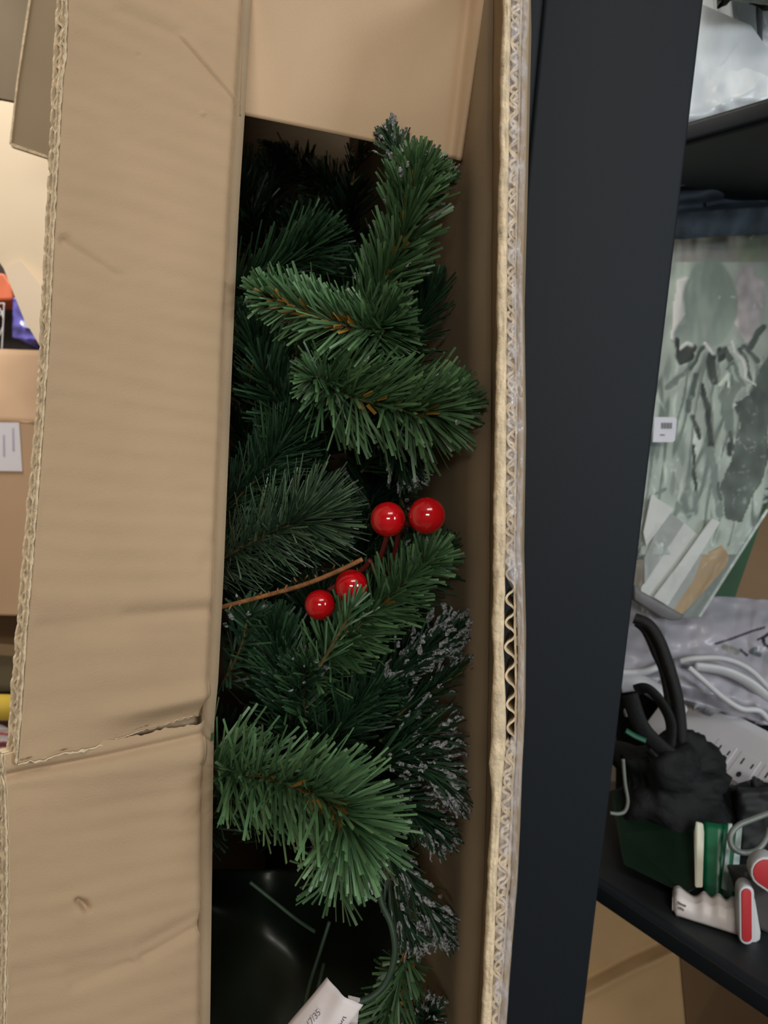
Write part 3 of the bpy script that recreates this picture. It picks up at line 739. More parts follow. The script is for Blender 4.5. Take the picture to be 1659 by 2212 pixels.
STR = [ (DD, 9, zz3([(410, 1400), (410, 1480), (440, 1640)])), (DD, 12, zz3([(440, 1570), (520, 1520), (580, 1490)])), (DD, 9, zz3([(470, 1620), (560, 1560)])),
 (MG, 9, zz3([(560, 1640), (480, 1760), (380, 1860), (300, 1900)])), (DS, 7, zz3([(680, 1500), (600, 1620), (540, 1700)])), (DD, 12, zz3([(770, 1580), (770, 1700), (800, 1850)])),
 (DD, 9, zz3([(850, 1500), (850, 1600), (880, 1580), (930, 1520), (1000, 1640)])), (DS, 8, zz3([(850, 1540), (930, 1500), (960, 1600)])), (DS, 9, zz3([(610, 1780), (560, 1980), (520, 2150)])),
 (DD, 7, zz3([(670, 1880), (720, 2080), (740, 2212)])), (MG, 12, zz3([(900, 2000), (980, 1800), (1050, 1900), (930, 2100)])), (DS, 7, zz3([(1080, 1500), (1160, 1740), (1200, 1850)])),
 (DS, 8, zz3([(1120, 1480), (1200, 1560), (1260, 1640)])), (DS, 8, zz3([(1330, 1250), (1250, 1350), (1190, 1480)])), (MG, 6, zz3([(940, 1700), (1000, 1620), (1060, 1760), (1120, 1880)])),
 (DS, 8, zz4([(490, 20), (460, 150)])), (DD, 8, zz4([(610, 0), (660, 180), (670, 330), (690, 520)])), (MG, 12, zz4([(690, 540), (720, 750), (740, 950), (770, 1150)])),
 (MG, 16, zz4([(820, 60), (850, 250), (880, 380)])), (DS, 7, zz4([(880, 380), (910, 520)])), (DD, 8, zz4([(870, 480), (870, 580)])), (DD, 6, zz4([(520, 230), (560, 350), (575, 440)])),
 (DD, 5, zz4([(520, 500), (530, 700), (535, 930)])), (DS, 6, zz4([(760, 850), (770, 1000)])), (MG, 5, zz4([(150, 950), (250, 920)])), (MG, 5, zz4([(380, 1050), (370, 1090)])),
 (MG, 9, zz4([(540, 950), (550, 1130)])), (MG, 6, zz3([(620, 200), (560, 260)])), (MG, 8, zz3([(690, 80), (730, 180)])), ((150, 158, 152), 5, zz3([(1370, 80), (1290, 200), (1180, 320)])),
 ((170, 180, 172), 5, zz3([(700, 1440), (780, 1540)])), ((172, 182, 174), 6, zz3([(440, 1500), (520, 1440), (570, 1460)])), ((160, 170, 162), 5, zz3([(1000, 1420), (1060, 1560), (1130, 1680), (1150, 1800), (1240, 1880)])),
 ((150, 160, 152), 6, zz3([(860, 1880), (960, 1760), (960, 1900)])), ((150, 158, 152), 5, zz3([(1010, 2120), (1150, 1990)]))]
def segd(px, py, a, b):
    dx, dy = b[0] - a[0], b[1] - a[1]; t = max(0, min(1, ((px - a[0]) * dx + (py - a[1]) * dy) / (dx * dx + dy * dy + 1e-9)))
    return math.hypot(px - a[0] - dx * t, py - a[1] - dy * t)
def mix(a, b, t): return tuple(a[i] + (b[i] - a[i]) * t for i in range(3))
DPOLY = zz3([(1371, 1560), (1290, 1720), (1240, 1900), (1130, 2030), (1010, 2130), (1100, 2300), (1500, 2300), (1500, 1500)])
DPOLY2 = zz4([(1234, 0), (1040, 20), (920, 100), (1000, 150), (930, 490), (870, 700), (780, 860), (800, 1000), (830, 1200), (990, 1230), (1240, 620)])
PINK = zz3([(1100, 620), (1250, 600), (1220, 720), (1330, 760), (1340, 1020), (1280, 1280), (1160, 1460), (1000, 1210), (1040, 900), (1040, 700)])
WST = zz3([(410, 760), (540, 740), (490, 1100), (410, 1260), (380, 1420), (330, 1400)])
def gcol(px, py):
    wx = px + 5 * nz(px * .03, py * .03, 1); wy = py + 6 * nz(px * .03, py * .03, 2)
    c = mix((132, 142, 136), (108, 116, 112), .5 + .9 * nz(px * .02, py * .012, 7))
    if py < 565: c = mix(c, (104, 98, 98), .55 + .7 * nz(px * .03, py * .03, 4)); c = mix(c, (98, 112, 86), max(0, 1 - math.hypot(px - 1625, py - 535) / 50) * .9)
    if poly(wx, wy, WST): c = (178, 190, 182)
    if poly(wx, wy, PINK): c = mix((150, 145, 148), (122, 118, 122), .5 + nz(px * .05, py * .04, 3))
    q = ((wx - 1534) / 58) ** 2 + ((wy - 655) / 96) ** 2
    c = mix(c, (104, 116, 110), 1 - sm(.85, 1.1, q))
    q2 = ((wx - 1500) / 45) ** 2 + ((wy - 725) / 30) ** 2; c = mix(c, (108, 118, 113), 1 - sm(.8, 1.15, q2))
    if 745 < py < 1180:  # fold shade and lit ridges painted over the print
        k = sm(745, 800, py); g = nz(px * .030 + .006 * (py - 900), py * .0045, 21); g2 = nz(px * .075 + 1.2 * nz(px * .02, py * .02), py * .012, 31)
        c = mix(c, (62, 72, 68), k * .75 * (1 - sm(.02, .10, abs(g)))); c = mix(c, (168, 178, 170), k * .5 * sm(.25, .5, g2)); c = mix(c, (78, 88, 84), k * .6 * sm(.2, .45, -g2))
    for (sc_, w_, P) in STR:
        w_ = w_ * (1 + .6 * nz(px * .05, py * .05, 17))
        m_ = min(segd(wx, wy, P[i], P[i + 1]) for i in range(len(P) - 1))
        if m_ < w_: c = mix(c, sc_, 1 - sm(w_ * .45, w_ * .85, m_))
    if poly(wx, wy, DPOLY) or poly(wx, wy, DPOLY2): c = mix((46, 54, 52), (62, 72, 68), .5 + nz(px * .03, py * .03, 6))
    return c
gbag = thing('garment_bag', C(1460, 1320, .9), 'clear plastic bag holding a crumpled grey patterned garment on the rack behind the upright', 'garment bag')
RB = [(440, 1740), (1000, 1662), (1120, 1640), (1330, 1508)]
cols = []
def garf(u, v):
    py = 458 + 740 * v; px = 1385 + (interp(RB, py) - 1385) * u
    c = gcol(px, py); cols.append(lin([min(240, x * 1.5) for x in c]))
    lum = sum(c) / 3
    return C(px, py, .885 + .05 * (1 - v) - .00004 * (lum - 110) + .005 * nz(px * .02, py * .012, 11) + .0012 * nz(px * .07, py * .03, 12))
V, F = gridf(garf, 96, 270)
mesh('garment', V, F, printmat('garment_print_folds', .65, .3), gbag, True, col=cols, mods=solid(.03, -1))
V, F = gridf(lambda u, v: C(1370 + (interp(RB, 452 + 880 * v) + 3 - 1370) * u, 452 + 880 * v, .870 + .05 * (1 - v) + .006 * nz(u * 7, v * 14, 3) + .003 * nz(u * 18, v * 30, 5)), 60, 140)
mesh('clear_bag', V, F, film('clear_poly', (210, 220, 216), .93, .08, .3, 40, .08), gbag, True)
SEAM = film('bag_seam', (190, 202, 196), .35, .25, .4, 90, .2)
V, F = gridf(lambda u, v: C(1380 + 370 * u, 450 + 14 * v + 2 * nz(u * 9, 0), .916 + .001 * nz(u * 20, 1)), 40, 2)
mesh('seam', V, F, SEAM, gbag, True, label='sealed top hem of the clear bag')
V, F = gridf(lambda u, v: C(1655 - 147 * v + 7 * u, 1100 + 232 * v, .866), 2, 20)
mesh('seam', V, F, SEAM, gbag, True, label='sealed lower side hem of the clear bag')
# white folded strips in the lower bag
WH = mat('white_card', (206, 210, 208), .5, .04, 30); GR = mat('grey_card', (160, 166, 164), .6, .06, 30)
strips = [([(1407, 1068), (1455, 1100), (1396, 1180), (1390, 1150)], WH, 0), ([(1438, 1100), (1478, 1130), (1392, 1262), (1392, 1205)], GR, .002), ([(1470, 1122), (1508, 1156), (1388, 1322), (1385, 1270)], WH, .004),
          ([(1500, 1155), (1512, 1168), (1440, 1275), (1398, 1330), (1385, 1300)], GR, .006), ([(1538, 1120), (1556, 1128), (1505, 1210), (1442, 1308), (1412, 1290), (1470, 1215)], WH, -.003)]
for P, m_, dz in strips:
    V, F = prism([C(x, y, .880 + dz) for x, y in P], CD((0, 0, .004))); mesh('card_strip', V, F, m_, gbag, label='white card strip' if m_ is WH else 'grey card strip')
TAN = mat('tan_paper', (176, 148, 108), .7, .08, 30)
V, F = prism([C(x, y, .884) for x, y in [(1560, 1178), (1575, 1200), (1568, 1225), (1500, 1300), (1470, 1330), (1440, 1322), (1500, 1240), (1515, 1200)]], CD((0, 0, .004)))
mesh('tan_paper', V, F, TAN, gbag)
V, F = prism([C(x, y, .8835) for x, y in [(1505, 1200), (1520, 1190), (1500, 1250), (1450, 1325), (1425, 1318)]], CD((0, 0, .004))); mesh('card_strip', V, F, GR, gbag, label='grey card strip')
V, F = prism([C(x, y, .892) for x, y in [(1540, 1118), (1600, 1122), (1640, 1130), (1508, 1335), (1440, 1335), (1540, 1200)]], CD((0, 0, .006)))
mesh('backing_card', V, F, mat('greygreen_card', (110, 122, 118), .5, .1, 20), gbag)
LAB = mat('label_white', (226, 228, 240), .5)
V, F = prism([C(x, y, .864) for x, y in [(1414, 901), (1457, 901), (1462, 905), (1462, 911), (1458, 951), (1454, 955), (1410, 955)]], CD((0, 0, .001)))
lb = mesh('barcode_label', V, F, LAB, gbag)
V, F = [], []
for k in range(11):
    x = 1429 + k * 2.2; ww = 1.0 if k % 3 else 1.6
    v_, f_ = prism([C(x, 913, .8632), C(x + ww, 913, .8632), C(x + ww - .6, 926, .8632), C(x - .6, 926, .8632)], CD((0, 0, .0004))); n0 = len(V); V += v_; F += [[i + n0 for i in q] for q in f_]
v_, f_ = prism([C(1426, 938, .8632), C(1436, 938, .8632), C(1436, 941, .8632), C(1426, 941, .8632)], CD((0, 0, .0004))); n0 = len(V); V += v_; F += [[i + n0 for i in q] for q in f_]
mesh('print', V, F, mat('label_ink', (132, 134, 142), .6), lb, kind='stuff')

# ---- carton at the right behind
KD = mat('kraft_back', (140, 112, 82), .8, .06, 6)
V, F = prism([C(x, y, 1.0) for x, y in [(1668, 1000), (1900, 1000), (1900, 1310), (1578, 1300), (1600, 1230)]], CD((0.05, 0, .18)))
mesh('cardboard_box', V, F, KD, None, label='dim brown carton at the right behind the clear garment bag', cat='box', mods=bevel(.003))
GREEN = mat('green_card', (24, 78, 40), .6, .2, 20)
V, F = prism([C(x, y, .955) for x, y in [(1660, 1030), (1668, 1060), (1588, 1290), (1540, 1300), (1480, 1345), (1540, 1240)]], CD((0, 0, .02)))
mesh('green_folder', V, F, GREEN, None, label='narrow dark green folder edge between clear bag and brown carton', cat='folder')

# ---- white poly mailer with printed mark under the bag
MAIL = printmat('mailer_print', .32, .5)
cols = []
INKD = (48, 44, 56)
marks = [(INKD, 3.0, [(1545, 1391), (1580, 1380), (1625, 1363), (1650, 1356)]), (INKD, 3.5, [(1600, 1404), (1614, 1416)]), (INKD, 4.5, [(1659, 1370), (1648, 1378), (1652, 1394), (1662, 1398)]), ((84, 92, 100), 7, [(1632, 1402), (1622, 1408), (1640, 1414)]), (INKD, 3, [(1636, 1382), (1660, 1372)]), ((120, 122, 116), 9, [(1565, 1398), (1592, 1408)])]
def mailf(u, v):
    px = 1340 + 400 * u; yt = 1292 + 4 * math.sin(u * 9); yb = 1470 + 120 * u
    if u < .25: yb = 1470 - 10 * u
    py = yt + (yb - yt) * v
    c = mix((176, 172, 182), (150, 152, 162), .5 + .9 * nz(px * .015, py * .02, 3))
    for (sc_, w_, P) in marks:
        m_ = min(segd(px + 1.5 * nz(px * .2, py * .2), py, P[i], P[i + 1]) for i in range(len(P) - 1))
        c = mix(c, sc_, 1 - sm(w_ * .5, w_, m_))
    cols.append(lin(c))
    d = .93 - .09 * v + .010 * nz(px * .011, py * .013, 6) + .004 * nz(px * .04, py * .04, 8) + .02 * sm(.85, 1, v)
    return C(px, py, d)
V, F = gridf(mailf, 150, 90)
mesh('poly_mailer', V, F, MAIL, None, True, col=cols, mods=solid(.02, -1), label='crinkled white plastic mailer with dark print below the garment bag', cat='mailer')
GP = mat('grey_pouch', (104, 104, 106), .5, .1, 30)
V, F = prism([C(x, y, .855) for x, y in [(1370, 1262), (1388, 1278), (1440, 1308), (1480, 1330), (1470, 1340), (1450, 1341), (1430, 1334), (1388, 1308), (1370, 1296)]], CD((0, 0, .012)))
mesh('grey_pouch', V, F, GP, None, True, label='flat grey pouch end poking out under the garment bag beside the upright', cat='pouch', mods=bevel(.002, 2))
V, F = lumpy(1330, 1800, lambda u: 1452 + 90 * u, lambda u: 1720 + 90 * u, .98, .01, .02, .0, f=.01, seed=14, nu=40, nv=30)
mesh('black_pouch', V, F, mat('black_fabric', (14, 18, 18), .9, .2, 40, .5, 200, spec=.15), None, True, label='large black fabric pouch behind the power strip under the white mailer', cat='pouch', mods=solid(.05, -1))

# ---- cables
WC = mat('white_cable', (196, 198, 202), .4, .03, 20)
def cable(name, pts, r, m_, label, cat='cable', seg=10, n=12, flat=1.0, group=None):
    V, F = tube(smooth_path([C(*p) for p in pts], n), r, seg, flat=flat)
    return mesh(name, V, F, m_, None, True, label=label, cat=cat, group=group)
cable('white_cable', [(1470, 1428, .86), (1500, 1422, .855), (1560, 1422, .85), (1610, 1440, .85), (1650, 1475, .85), (1690, 1530, .85), (1670, 1560, .84), (1640, 1535, .84), (1600, 1530, .84), (1560, 1505, .84), (1520, 1470, .84), (1488, 1442, .845)], .0034, WC, 'white cable looped over the black pouch above the power strip')
V, F = tube(smooth_path([C(1500, 1440, .858), C(1560, 1448, .856), C(1610, 1470, .856), C(1650, 1500, .856), C(1700, 1540, .86)], 8), .0045, 8, flat=1.8)
mesh('white_cable', V, F, WC, None, True, label='flat pale cable inside the white loop above the power strip', cat='cable')
cable('white_cable', [(1340, 1452, .85), (1372, 1452, .848), (1400, 1449, .845), (1440, 1432, .85)], .0042, WC, 'short white cable crossing behind the black braided straps beside the upright')
cable('white_adapter', [(1340, 1478, .85), (1380, 1475, .846), (1410, 1490, .843), (1445, 1515, .84), (1470, 1540, .84)], [.010] * 49, WC, 'white curved adapter body under the short white cable', cat='adapter')
cable('white_connector', [(1350, 1540, .80), (1362, 1540, .80), (1375, 1548, .80), (1388, 1556, .80)], [.0045] * 37, WC, 'small white plug tip beside the upright left of the black bundle', cat='plug')
BC = mat('black_cable', (12, 14, 14), .5, .3, 500, .9, 1200)
cable('black_braided_cable', [(1370, 1335, .79), (1400, 1348, .785), (1425, 1385, .78), (1445, 1440, .775), (1462, 1500, .77), (1470, 1560, .77), (1475, 1640, .77)], .0060, BC, 'upper thick black braided cable arching from the upright into the black bundle')
cable('black_braided_cable', [(1375, 1345, .80), (1395, 1365, .795), (1415, 1410, .79), (1432, 1450, .785), (1445, 1520, .78), (1452, 1600, .78)], .0042, BC, 'lower thinner black braided cable under the thick arching one')

# ---- black bundle
BUN = mat('bundle_fabric', (17, 21, 22), .75, .25, 60, .8, 250, spec=.35)
bun = thing('black_bundle', C(1480, 1790, .76), 'soft black bundled bag with dark straps in front of the white power strip', 'bag')
V, F = ball(C(1448, 1700, .775), .060, 64, 48, (1.0, .75, .8), lump=.55, seed=3)
mesh('bag_body', V, F, BUN, bun, True)
for P, r in (([(1360, 1500, .76), (1380, 1560, .75), (1410, 1600, .745), (1460, 1640, .74), (1500, 1660, .75)], .011), ([(1375, 1490, .78), (1400, 1488, .77), (1430, 1520, .765), (1450, 1570, .76), (1440, 1650, .75)], .008),
             ([(1400, 1620, .745), (1430, 1650, .74), (1470, 1700, .74), (1520, 1720, .75)], .006)):
    V, F = tube(smooth_path([C(*p) for p in P], 8), r * .42, 12, flat=2.0); mesh('strap', V, F, BUN, bun, True)
V, F = tube(smooth_path([C(*p) for p in [(1352, 1578, .745), (1372, 1590, .742), (1395, 1600, .74)]], 6), .003, 8, flat=.5)
mesh('green_band', V, F, mat('teal_band', (20, 84, 62), .5), bun, True)
STEEL = mat('grey_wire', (120, 126, 122), .35, .05, 50, spec=.6)
cable('grey_wire_hook', [(1346, 1640, .72), (1350, 1690, .72), (1356, 1730, .72), (1350, 1752, .72), (1336, 1758, .72), (1318, 1756, .72)], .0017, STEEL, 'thin grey wire loop hanging just right of the upright', cat='wire', n=10)

# ---- power strip
PW = mat('white_plastic', (214, 214, 220), .35, .02, 10, spec=.5); HOLE = mat('slot_dark', (40, 42, 44), .7)
ps0 = C(1478, 1502, .92); ps1 = C(1722, 1630, .79)
lx = (ps1 - ps0).normalized(); fn = CD((-.15, .35, -1)).normalized(); wy = fn.cross(lx).normalized()
if (MR.transposed() @ wy).y > 0: wy = -wy
fn = (fn - lx * fn.dot(lx)).normalized()
def psp(a, b, c=0): return ps0 + lx * a + wy * b + fn * c
strip = thing('power_strip', psp(.1, .06, -.03), 'white three-prong power strip slanting down to the right behind the black bundle', 'power strip')
Ltot = .42; hb = .066
prof = [(-.012, -.022), (-.010, -.006), (0, 0), (hb - .006, 0), (hb, -.004), (hb, -.022)]
V = [psp(a, b, c) for a in (-.02, Ltot) for b, c in prof]; n = len(prof)
F = [list(range(n))[::-1], list(range(n, 2 * n))] + [[i, (i + 1) % n, (i + 1) % n + n, i + n] for i in range(n)]
mesh('housing', V, F, PW, strip, False, mods=bevel(.002, 3))
for k in range(7):
    a = .082 + .0300 * k; b = .044
    # each outlet: raised plate edge, two slots, round earth
    V, F = slab(psp(a - .012, b - .018, 0), lx * .024, wy * .034, fn * .0006)
    ot = mesh('outlet', V, F, PW, strip, mods=bevel(.0005, 1))
    for (da, db, ww, hh) in ((-.006, -.008, .0018, .008), (.006, -.008, .0018, .006)):
        V, F = slab(psp(a + da, b + db - hh / 2, .0003), lx * ww, wy * hh, fn * .0005); mesh('slot', V, F, HOLE, ot)
    V, F = prism([psp(a + .0028 * math.cos(t * math.pi / 6), b + .007 + .0034 * math.sin(t * math.pi / 6), .0003) for t in range(12)], fn * .0005); mesh('earth_hole', V, F, HOLE, ot)

# ---- green box and things on the shelf
DG = mat('dark_green_card', (13, 38, 23), .45, .1, 10, spec=.4)
green = thing('green_box', onz(1440, 1880, zl), 'dark green box lying on the rack shelf under the black bundle', 'box')
gf = [onz(1352, 1800, zl), onz(1480, 1925, zl)]
a0 = C(1345, 1850, .71); 
V, F = prism([C(1338, 1800, .735), C(1520, 1785, .725), C(1515, 1915, .665), C(1480, 1935, .665), C(1345, 1868, .70)], CD((.01, 0.02, .06)))
mesh('lid', V, F, DG, green, mods=bevel(.002, 2))
G2 = mat('green_gloss', (20, 112, 74), .3, .1, 12, spec=.5)
gp = thing('green_packet', onz(1560, 1900, zl), 'glossy bright green packet with two pale stripes behind the scalloped handle', 'packet')
V, F = gridf(lambda u, v: C(1520 + 66 * u + 12 * (1 - v) * u, 1775 + 165 * v + 10 * u, .705 - .035 * v + .012 * abs(u - .5)), 8, 12)
mesh('sleeve', V, F, G2, gp, True, mods=solid(.01, -1))
PALE = mat('pale_stripe', (176, 196, 190), .4)
for (xa, xb) in ((1560, 1570), (1578, 1592)):
    V, F = prism([C(xa, 1920 + .2 * (xa - 1560), .668), C(xb, 1922 + .2 * (xb - 1560), .668), C(xb + 12, 1780, .700), C(xa + 14, 1780, .700)], CD((0, 0, .002))); mesh('stripe', V, F, PALE, gp)
V, F = prism([C(1505, 1776, .700), C(1520, 1780, .700), C(1522, 1800, .695), C(1519, 1918, .660), C(1503, 1918, .660), C(1501, 1800, .695)], CD((0, 0, .003)))
mesh('cream_stick', V, F, mat('cream_wood', (226, 226, 206), .5, .03, 30), None, label='flat cream stick standing between dark green box and bright green packet', cat='stick', mods=bevel(.0008, 1))
# scalloped handle
hand = thing('scalloped_handle', onz(1530, 2005, zl), 'white plastic handle with scalloped finger grips lying on the shelf', 'handle')
top = []
for k in range(41):
    t = k / 40; x = 1452 + 165 * t
    y = 1919 + 26 * t + (-8 * math.exp(-((x - 1466) / 12) ** 2)) + 8 * math.exp(-((x - 1500) / 14) ** 2) * 1 - 6 * math.exp(-((x - 1520) / 9) ** 2) + 5 * math.exp(-((x - 1537) / 7) ** 2) - 5 * math.exp(-((x - 1553) / 9) ** 2) + 5 * math.exp(-((x - 1569) / 7) ** 2) - 4 * math.exp(-((x - 1584) / 9) ** 2)
    if k == 0: y += 8
    top.append((x, y))
def hf(u, v):
    x, y = top[min(40, int(u * 40 + .5))]
    yb = 1976 + 52 * u
    if u < .04: yb -= 8
    w_ = [0, .04, .12, .3, .34, .92, .98, 1][v]; 
    yy = y + (yb - y) * w_
    db = depth_of(onz(x, yb, zl)) - .003
    d = db + [.018, .010, .004, .001, -.001, -.003, -.001, .003][v]
    return C(x, yy, d)
V = [hf(i / 40, j) for j in range(8) for i in range(41)]; F = [[(j + 1) * 41 + i, (j + 1) * 41 + i + 1, j * 41 + i + 1, j * 41 + i] for j in range(7) for i in range(40)]
HP = mat('handle_white', (222, 214, 212), .4, .02, 20)
hb_ = mesh('grip', V, F, HP, hand, True, mods=solid(.014, -1))
V, F = [], []
for (x, y, a, b) in ((1470, 1953, 5, 2), (1479, 1957, 6, 2.2), (1471, 1963, 6, 2), (1480, 1968, 6, 2.4), (1467, 1950, 3, 1.5), (1486, 1960, 3, 1.5)):
    v_, f_ = prism([C(x + a * math.cos(t) - b * .3 * math.sin(t), y + b * math.sin(t) + a * .35 * math.cos(t), depth_of(onz(x, 1984, zl)) - .0055) for t in [k * math.pi / 5 for k in range(10)]], CD((0, 0, .0008))); n0 = len(V); V += v_; F += [[i + n0 for i in q] for q in f_]
mesh('print', V, F, mat('grip_ink', (110, 100, 98), .6), hb_, kind='stuff', label='small dark stamped characters')
# red and white handles of one tool
RD = mat('red_rubber', (182, 44, 50), .55, .05, 30); SV = mat('silver_grip', (204, 206, 210), .35, .04, 20); DKG = mat('dark_grey_plastic', (70, 68, 66), .6, .1, 30)
tool = thing('grip_tool', onz(1640, 2040, zl), 'tool with red inlaid white handles at the right end of the shelf', 'tool')
def stad(x0, y0, x1, y1, r, n=8):
    a = math.atan2(y1 - y0, x1 - x0); P = []
    for k in range(n + 1): t = a + math.pi / 2 + math.pi * k / n; P.append((x0 + r * math.cos(t), y0 + r * math.sin(t)))
    for k in range(n + 1): t = a - math.pi / 2 + math.pi * k / n; P.append((x1 + r * math.cos(t), y1 + r * math.sin(t)))
    return P
for (s_, r, d) in (((1613, 1931, 1614, 2025), 17, .615), ((1655, 1885, 1700, 1915), 34, .61)):
    V, F = prism([C(x, y, d) for x, y in stad(*s_, r)][::-1], CD((.004, 0, .016))); h = mesh('handle', V, F, SV, tool, True, mods=bevel(.0015, 2))
    V, F = prism([C(x, y, d - .0008) for x, y in stad(*s_, r - (6 if r < 20 else 6))][::-1], CD((0, 0, .004))); mesh('inlay', V, F, RD, h, True, mods=bevel(.0006, 2))
V, F = prism([C(x, y, .625) for x, y in [(1622, 1915), (1633, 1945), (1645, 2015), (1644, 2032), (1630, 2040), (1618, 2040)]], CD((0, 0, .016))); mesh('handle_side', V, F, SV, tool, mods=bevel(.002, 2))
V, F = prism([C(x, y, .635) for x, y in [(1600, 1900), (1660, 1900), (1720, 1960), (1720, 2010), (1660, 2018), (1640, 2010)]], CD((0, 0, .03))); mesh('tool_body', V, F, DKG, tool, mods=bevel(.003, 2))
V, F = ball(C(1613, 1888, .63), .0018, 14, 10); mesh('rivet', V, F, STEEL, tool, True)
cable('grey_ring_clip', [(1665, 1755, .69), (1630, 1768, .685), (1595, 1783, .68), (1578, 1805, .675), (1582, 1830, .67), (1605, 1842, .67), (1635, 1836, .67), (1655, 1812, .675), (1662, 1790, .68)], .0026, STEEL, 'grey wire ring clip right of the green packet', cat='clip', n=10)
V, F = lumpy(1585, 1800, 1700, 1850, .74, .006, .02, f=.02, seed=5, nu=30, nv=30)
mesh('dark_pouch', V, F, mat('dark_pouch', (30, 34, 34), .7, .2, 40, .4, 100), None, True, label='small dark grey pouch under the power strip behind the ring clip', cat='pouch', mods=solid(.03, -1))

# ---- carton below the shelf
KB = mat('kraft_box', (212, 178, 132), .7, .05, 7, .15, 500)
cb = thing('cardboard_box', Vector((C(1380, 2300, .80).x, C(1380, 2300, .80).y, 0)), 'tan carton with a creased taped top edge standing under the rack shelf', 'box')
def cbf(u, v):
    px = 1180 + (1455 + 30 * v - 1180) * u; py = 1930 + 330 * v
    yc = 2140 - .52 * (px - 1290) + 0 * v if px < 1350 else 2109 - .47 * (px - 1350)
    d = .80 - .01 * v - .012 * sm(yc - 45, yc, py) - .0022 * math.exp(-((py - yc) / 10) ** 2) + .0016 * math.exp(-((py - yc + 38) / 9) ** 2) + .002 * nz(px * .02, py * .02, 2)
    return C(px, py, d)
V, F = gridf(cbf, 60, 80); mesh('front_panel', V, F, KB, cb, True, mods=solid(.004, -1))
pa, pb = cbf(1, .3), cbf(1, 1); pc = C(1150, 2260, .79)
V = [pb, pc, Vector((pc.x, pc.y, 0)), Vector((pb.x, pb.y, 0))]; mesh('lower_panel', V, [[0, 1, 2, 3]], KB, cb, mods=solid(.004, -1))
V, F = prism([cbf(1, 0), cbf(1, 1), Vector((pb.x, pb.y, 0)), Vector((pb.x, pb.y, 0)) + nrm * .35 , cbf(1, 0) + nrm * .35], e * -.004)
mesh('side_panel', V, F, KD, cb)  # same carton, its shaded side painted in a darker kraft

# ------------------------------------------------------------------ left background
KL = mat('kraft_left', (206, 172, 138), .7, .05, 5, .1, 400); TAUPE = mat('taupe_card', (150, 132, 104), .8, .05, 6); CREAM = mat('cream_card', (240, 222, 194), .7, .02, 5)
of = thing('open_carton', C(60, 330, .75), 'greyish brown carton flaps hanging down in the top left corner behind the big flap', 'box')
V, F = prism([C(x, y, .70) for x, y in [(76, -60), (-120, -420), (200, -420), (170, -60), (150, 200), (128, 350), (104, 350), (100, 338), (22, 310), (40, 180)]], CD((0, 0, .005))); mesh('flap', V, F, TAUPE, of)
V, F = prism([C(x, y, .699) for x, y in [(22, 308), (102, 336), (104, 342), (24, 316)]], CD((0, 0, .004))); mesh('cut_edge', V, F, EDGE, of)
V, F = prism([C(x, y, .699) for x, y in [(70, -60), (76, -60), (40, 170), (24, 310), (20, 310), (36, 170)]], CD((0, 0, .004))); mesh('cut_edge', V, F, EDGE, of)
V, F = prism([C(x, y, .76) for x, y in [(4, -60), (-150, -300), (160, -300), (120, -60), (50, 222), (0, 212), (-60, 208), (-10, 60)]], CD((0, 0, .005))); mesh('flap', V, F, mat('taupe_dark', (146, 130, 106), .8, .05, 6), of, label='rear flap of the hanging pair')
V, F = slab(Vector((-1.12, .56, 0)), Vector((.40, 0, 0)), Vector((0, .3, 0)), Vector((0, 0, 2.0))); mesh('body', V, F, TAUPE, of)
# cream sheet
V, F = prism([C(x, y, 1.0) for x, y in [(-140, 150), (190, 150), (190, 810), (100, 765), (82, 740), (52, 690), (8, 580), (-60, 480), (-140, 420)]], CD((0, 0, .01)))
cs = mesh('cream_board', V, F, CREAM, None, label='large cream cardboard sheet behind the left flap below the hanging flaps', cat='cardboard')
V, F = prism([C(x, y, .99) for x, y in [(8, 580), (44, 562), (90, 618), (110, 640), (110, 780), (82, 740), (52, 690)]], CD((0, 0, .004))); mesh('folded_corner', V, F, mat('cream_light', (250, 232, 206), .6), cs)
sh = thing('left_shelf', Vector((-.9, 1.62, 0)), 'pale shelving at the left holding cartons and packets', 'shelf')
SHW = mat('shelf_board', (176, 150, 116), .7, .05, 6)
S1 = C(-60, 1342, 1.20); S2 = C(-60, 755, 1.62)
V, F = slab(Vector((-2.0, 1.10, S1.z - .03)), Vector((1.56, 0, 0)), Vector((0, .5, 0)), Vector((0, 0, .018))); mesh('board', V, F, SHW, sh)
V, F = slab(Vector((-2.0, 1.52, 0)), Vector((1.56, 0, 0)), Vector((0, .02, 0)), Vector((0, 0, 2.0))); mesh('back_board', V, F, mat('dark_board', (66, 54, 48), .8), sh)
for xx in (-2.0, -.44):
    V, F = slab(Vector((xx, 1.02, 0)), Vector((.02, 0, 0)), Vector((0, .5, 0)), Vector((0, 0, 2.0))); mesh('side_board', V, F, SHW, sh)
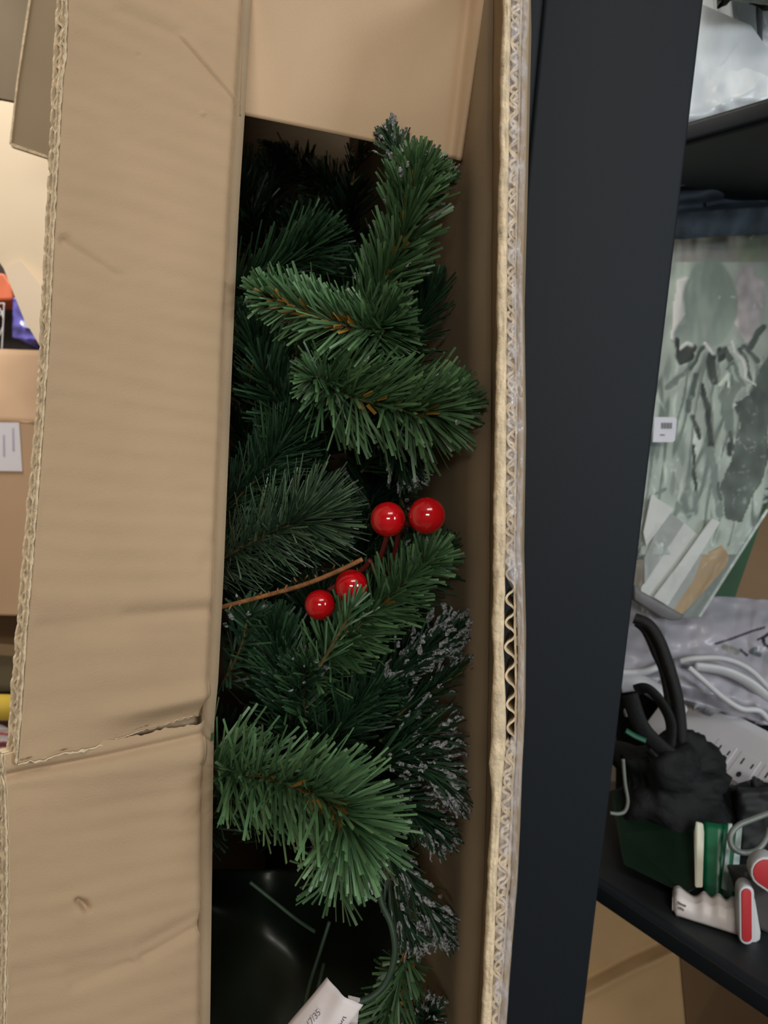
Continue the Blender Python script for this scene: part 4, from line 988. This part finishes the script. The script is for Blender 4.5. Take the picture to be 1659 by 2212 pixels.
# tan carton with label
tc_ = thing('cardboard_box', C(20, 1333, 1.12), 'tan carton bearing a white label on the left shelf', 'box')
V, F = prism([C(x, y, 1.10) for x, y in [(-250, 902), (150, 910), (150, 1333), (-250, 1326)]], CD((0, 0, .2))); mesh('body', V, F, KL, tc_, mods=bevel(.003, 2))
V, F = gridf(lambda u, v: C(-250 + 400 * u, 745 + 14 * u + 158 * v, 1.16 - .062 * v + .004 * nz(u * 6, v * 3)), 30, 12); mesh('flap', V, F, KL, tc_, True, mods=solid(.004, -1))
V, F = prism([C(x, y, 1.098) for x, y in [(-40, 912), (41, 913), (48, 1018), (-34, 1017)]], CD((0, 0, .001))); lb2 = mesh('address_label', V, F, mat('label_paper', (240, 240, 250), .5), tc_)
V, F = [], []
for x0, (ya, yb) in ((26, (925, 975)), (6, (940, 985)), (-14, (925, 990))):
    y = ya
    while y < yb:
        v_, f_ = prism([C(x0 + (y - ya) * .03, y, 1.0975), C(x0 + 4 + (y - ya) * .03, y, 1.0975), C(x0 + 4.1 + (y - ya) * .03, y + 2, 1.0975), C(x0 + .1, y + 2, 1.0975)], CD((0, 0, .0005))); n0 = len(V); V += v_; F += [[i + n0 for i in q] for q in f_]; y += 3.6
mesh('print', V, F, mat('label_ink_pale', (186, 186, 206), .6), lb2, kind='stuff', label='faint rows of printed text')
# orange pack, purple pack, wire
V, F = prism([C(x, y, 1.30) for x, y in [(-120, 575), (8, 590), (24, 612), (27, 640), (26, 648), (-120, 650)]], CD((0, 0, .08))); mesh('orange_pack', V, F, mat('orange_pack', (226, 120, 84), .5, .08, 30), None, label='orange packet at the left frame edge beside the cream sheet', cat='packet', mods=bevel(.004, 2))
V, F = gridf(lambda u, v: C(28 + 80 * u - 2 * v, 644 + 86 * v + 6 * u, 1.30 - .01 * math.sin(3.1 * u) + .006 * nz(u * 4, v * 5, 3)), 24, 24); pp = mesh('purple_pack', V, F, mat('purple_film', (108, 104, 196), .2, .25, 25, .6, 40, spec=.7), None, True, label='shiny purple plastic packet under the orange one', cat='packet', mods=solid(.05, -1))
V, F = prism([C(x, y, 1.285) for x, y in [(52, 690), (74, 694), (76, 712), (50, 706)]], CD((0, 0, .001))); mesh('white_print', V, F, mat('pale_print', (200, 204, 236), .4), pp)
wf = thing('wire_basket', C(-20, 750, 1.26), 'white wire basket side at the left frame edge below the orange packet', 'basket')
for P in ([(9, 655), (7, 700), (4, 757)], [(-40, 655), (-42, 757)], [(-40, 660), (9, 655)], [(-40, 715), (-10, 690), (8, 672)], [(-40, 760), (-8, 735), (7, 705)], [(-20, 650), (0, 668), (8, 690)]):
    V, F = tube(smooth_path([C(x, y, 1.26) for x, y in P], 6), .0012, 7); mesh('wire', V, F, mat('white_wire', (220, 222, 226), .4) if 'white_wire' not in bpy.data.materials else bpy.data.materials['white_wire'], wf, True)
V, F = prism([C(x, y, 1.36) for x, y in [(-300, 540), (140, 560), (140, 760), (-300, 752)]], CD((0, 0, .05))); mesh('black_bin', V, F, mat('black_bin', (40, 36, 34), .6, .1, 20), None, label='black bin behind the orange and purple packets', cat='bin', mods=bevel(.003, 2))
# below the shelf: taupe box, yellow tube, patterned cloth, blue bag
V, F = prism([C(x, y, 1.18) for x, y in [(-250, 1372), (120, 1386), (120, 1496), (-250, 1496)]], CD((0, 0, .2))); mesh('taupe_box', V, F, mat('taupe_box', (140, 126, 98), .8, .05, 8), None, label='grey-brown box in shade below the shelf with the tan carton', cat='box', mods=bevel(.003, 2))
V, F = tube([C(-200, 1524, 1.04), C(60, 1529, 1.04)], .018, 20); mesh('yellow_tube', V, F, mat('yellow_plastic', (248, 214, 84), .45), None, True, label='bright yellow tube at the left frame edge', cat='tube')
V, F = prism([C(x, y, 1.06) for x, y in [(-200, 1553), (60, 1553), (60, 1575), (-200, 1575)]], CD((0, 0, .05))); mesh('dark_packet', V, F, mat('maroon_dark', (70, 44, 48), .7, .3, 60), None, label='thin dark maroon packet under the yellow tube', cat='packet')
cols = []
def clf(u, v):
    py = 1572 + 66 * v; px = -200 + 260 * u
    bands = [(0, (250, 240, 244)), (11, (220, 110, 120)), (17, (248, 240, 244)), (30, (170, 90, 100)), (43, (250, 240, 244)), (52, (236, 116, 128)), (62, (240, 120, 130))]
    y = py - 1572 + 3 * nz(px * .06, py * .05); c = bands[0][1]
    for b, q in bands:
        if y >= b: c = q
    cols.append(lin(c)); return C(px, py, 1.05 - .012 * math.sin(v * 3.1) + .003 * nz(u * 9, v * 9))
V, F = gridf(clf, 60, 60); mesh('striped_cloth', V, F, printmat('striped_print', .8), None, True, col=cols, label='folded red and white striped cloth below the yellow tube', cat='cloth', mods=solid(.04, -1))
V, F = prism([C(x, y, 1.05) for x, y in [(-200, 1636), (60, 1634), (60, 1700), (-200, 1700)]], CD((0, 0, .06))); mesh('blue_packet', V, F, mat('blue_packet', (104, 86, 214), .4), None, label='violet blue packet under the striped cloth', cat='packet', mods=bevel(.004, 2))
V, F = slab(Vector((-1.9, .91, 0)), Vector((1.2, 0, 0)), Vector((0, .5, 0)), Vector((0, 0, C(0, 1700, 1.15).z))); mesh('low_cabinet', V, F, mat('low_cabinet', (150, 132, 110), .8), None, label='pale low cabinet under the striped cloth at the left edge', cat='cabinet', mods=bevel(.004, 2))
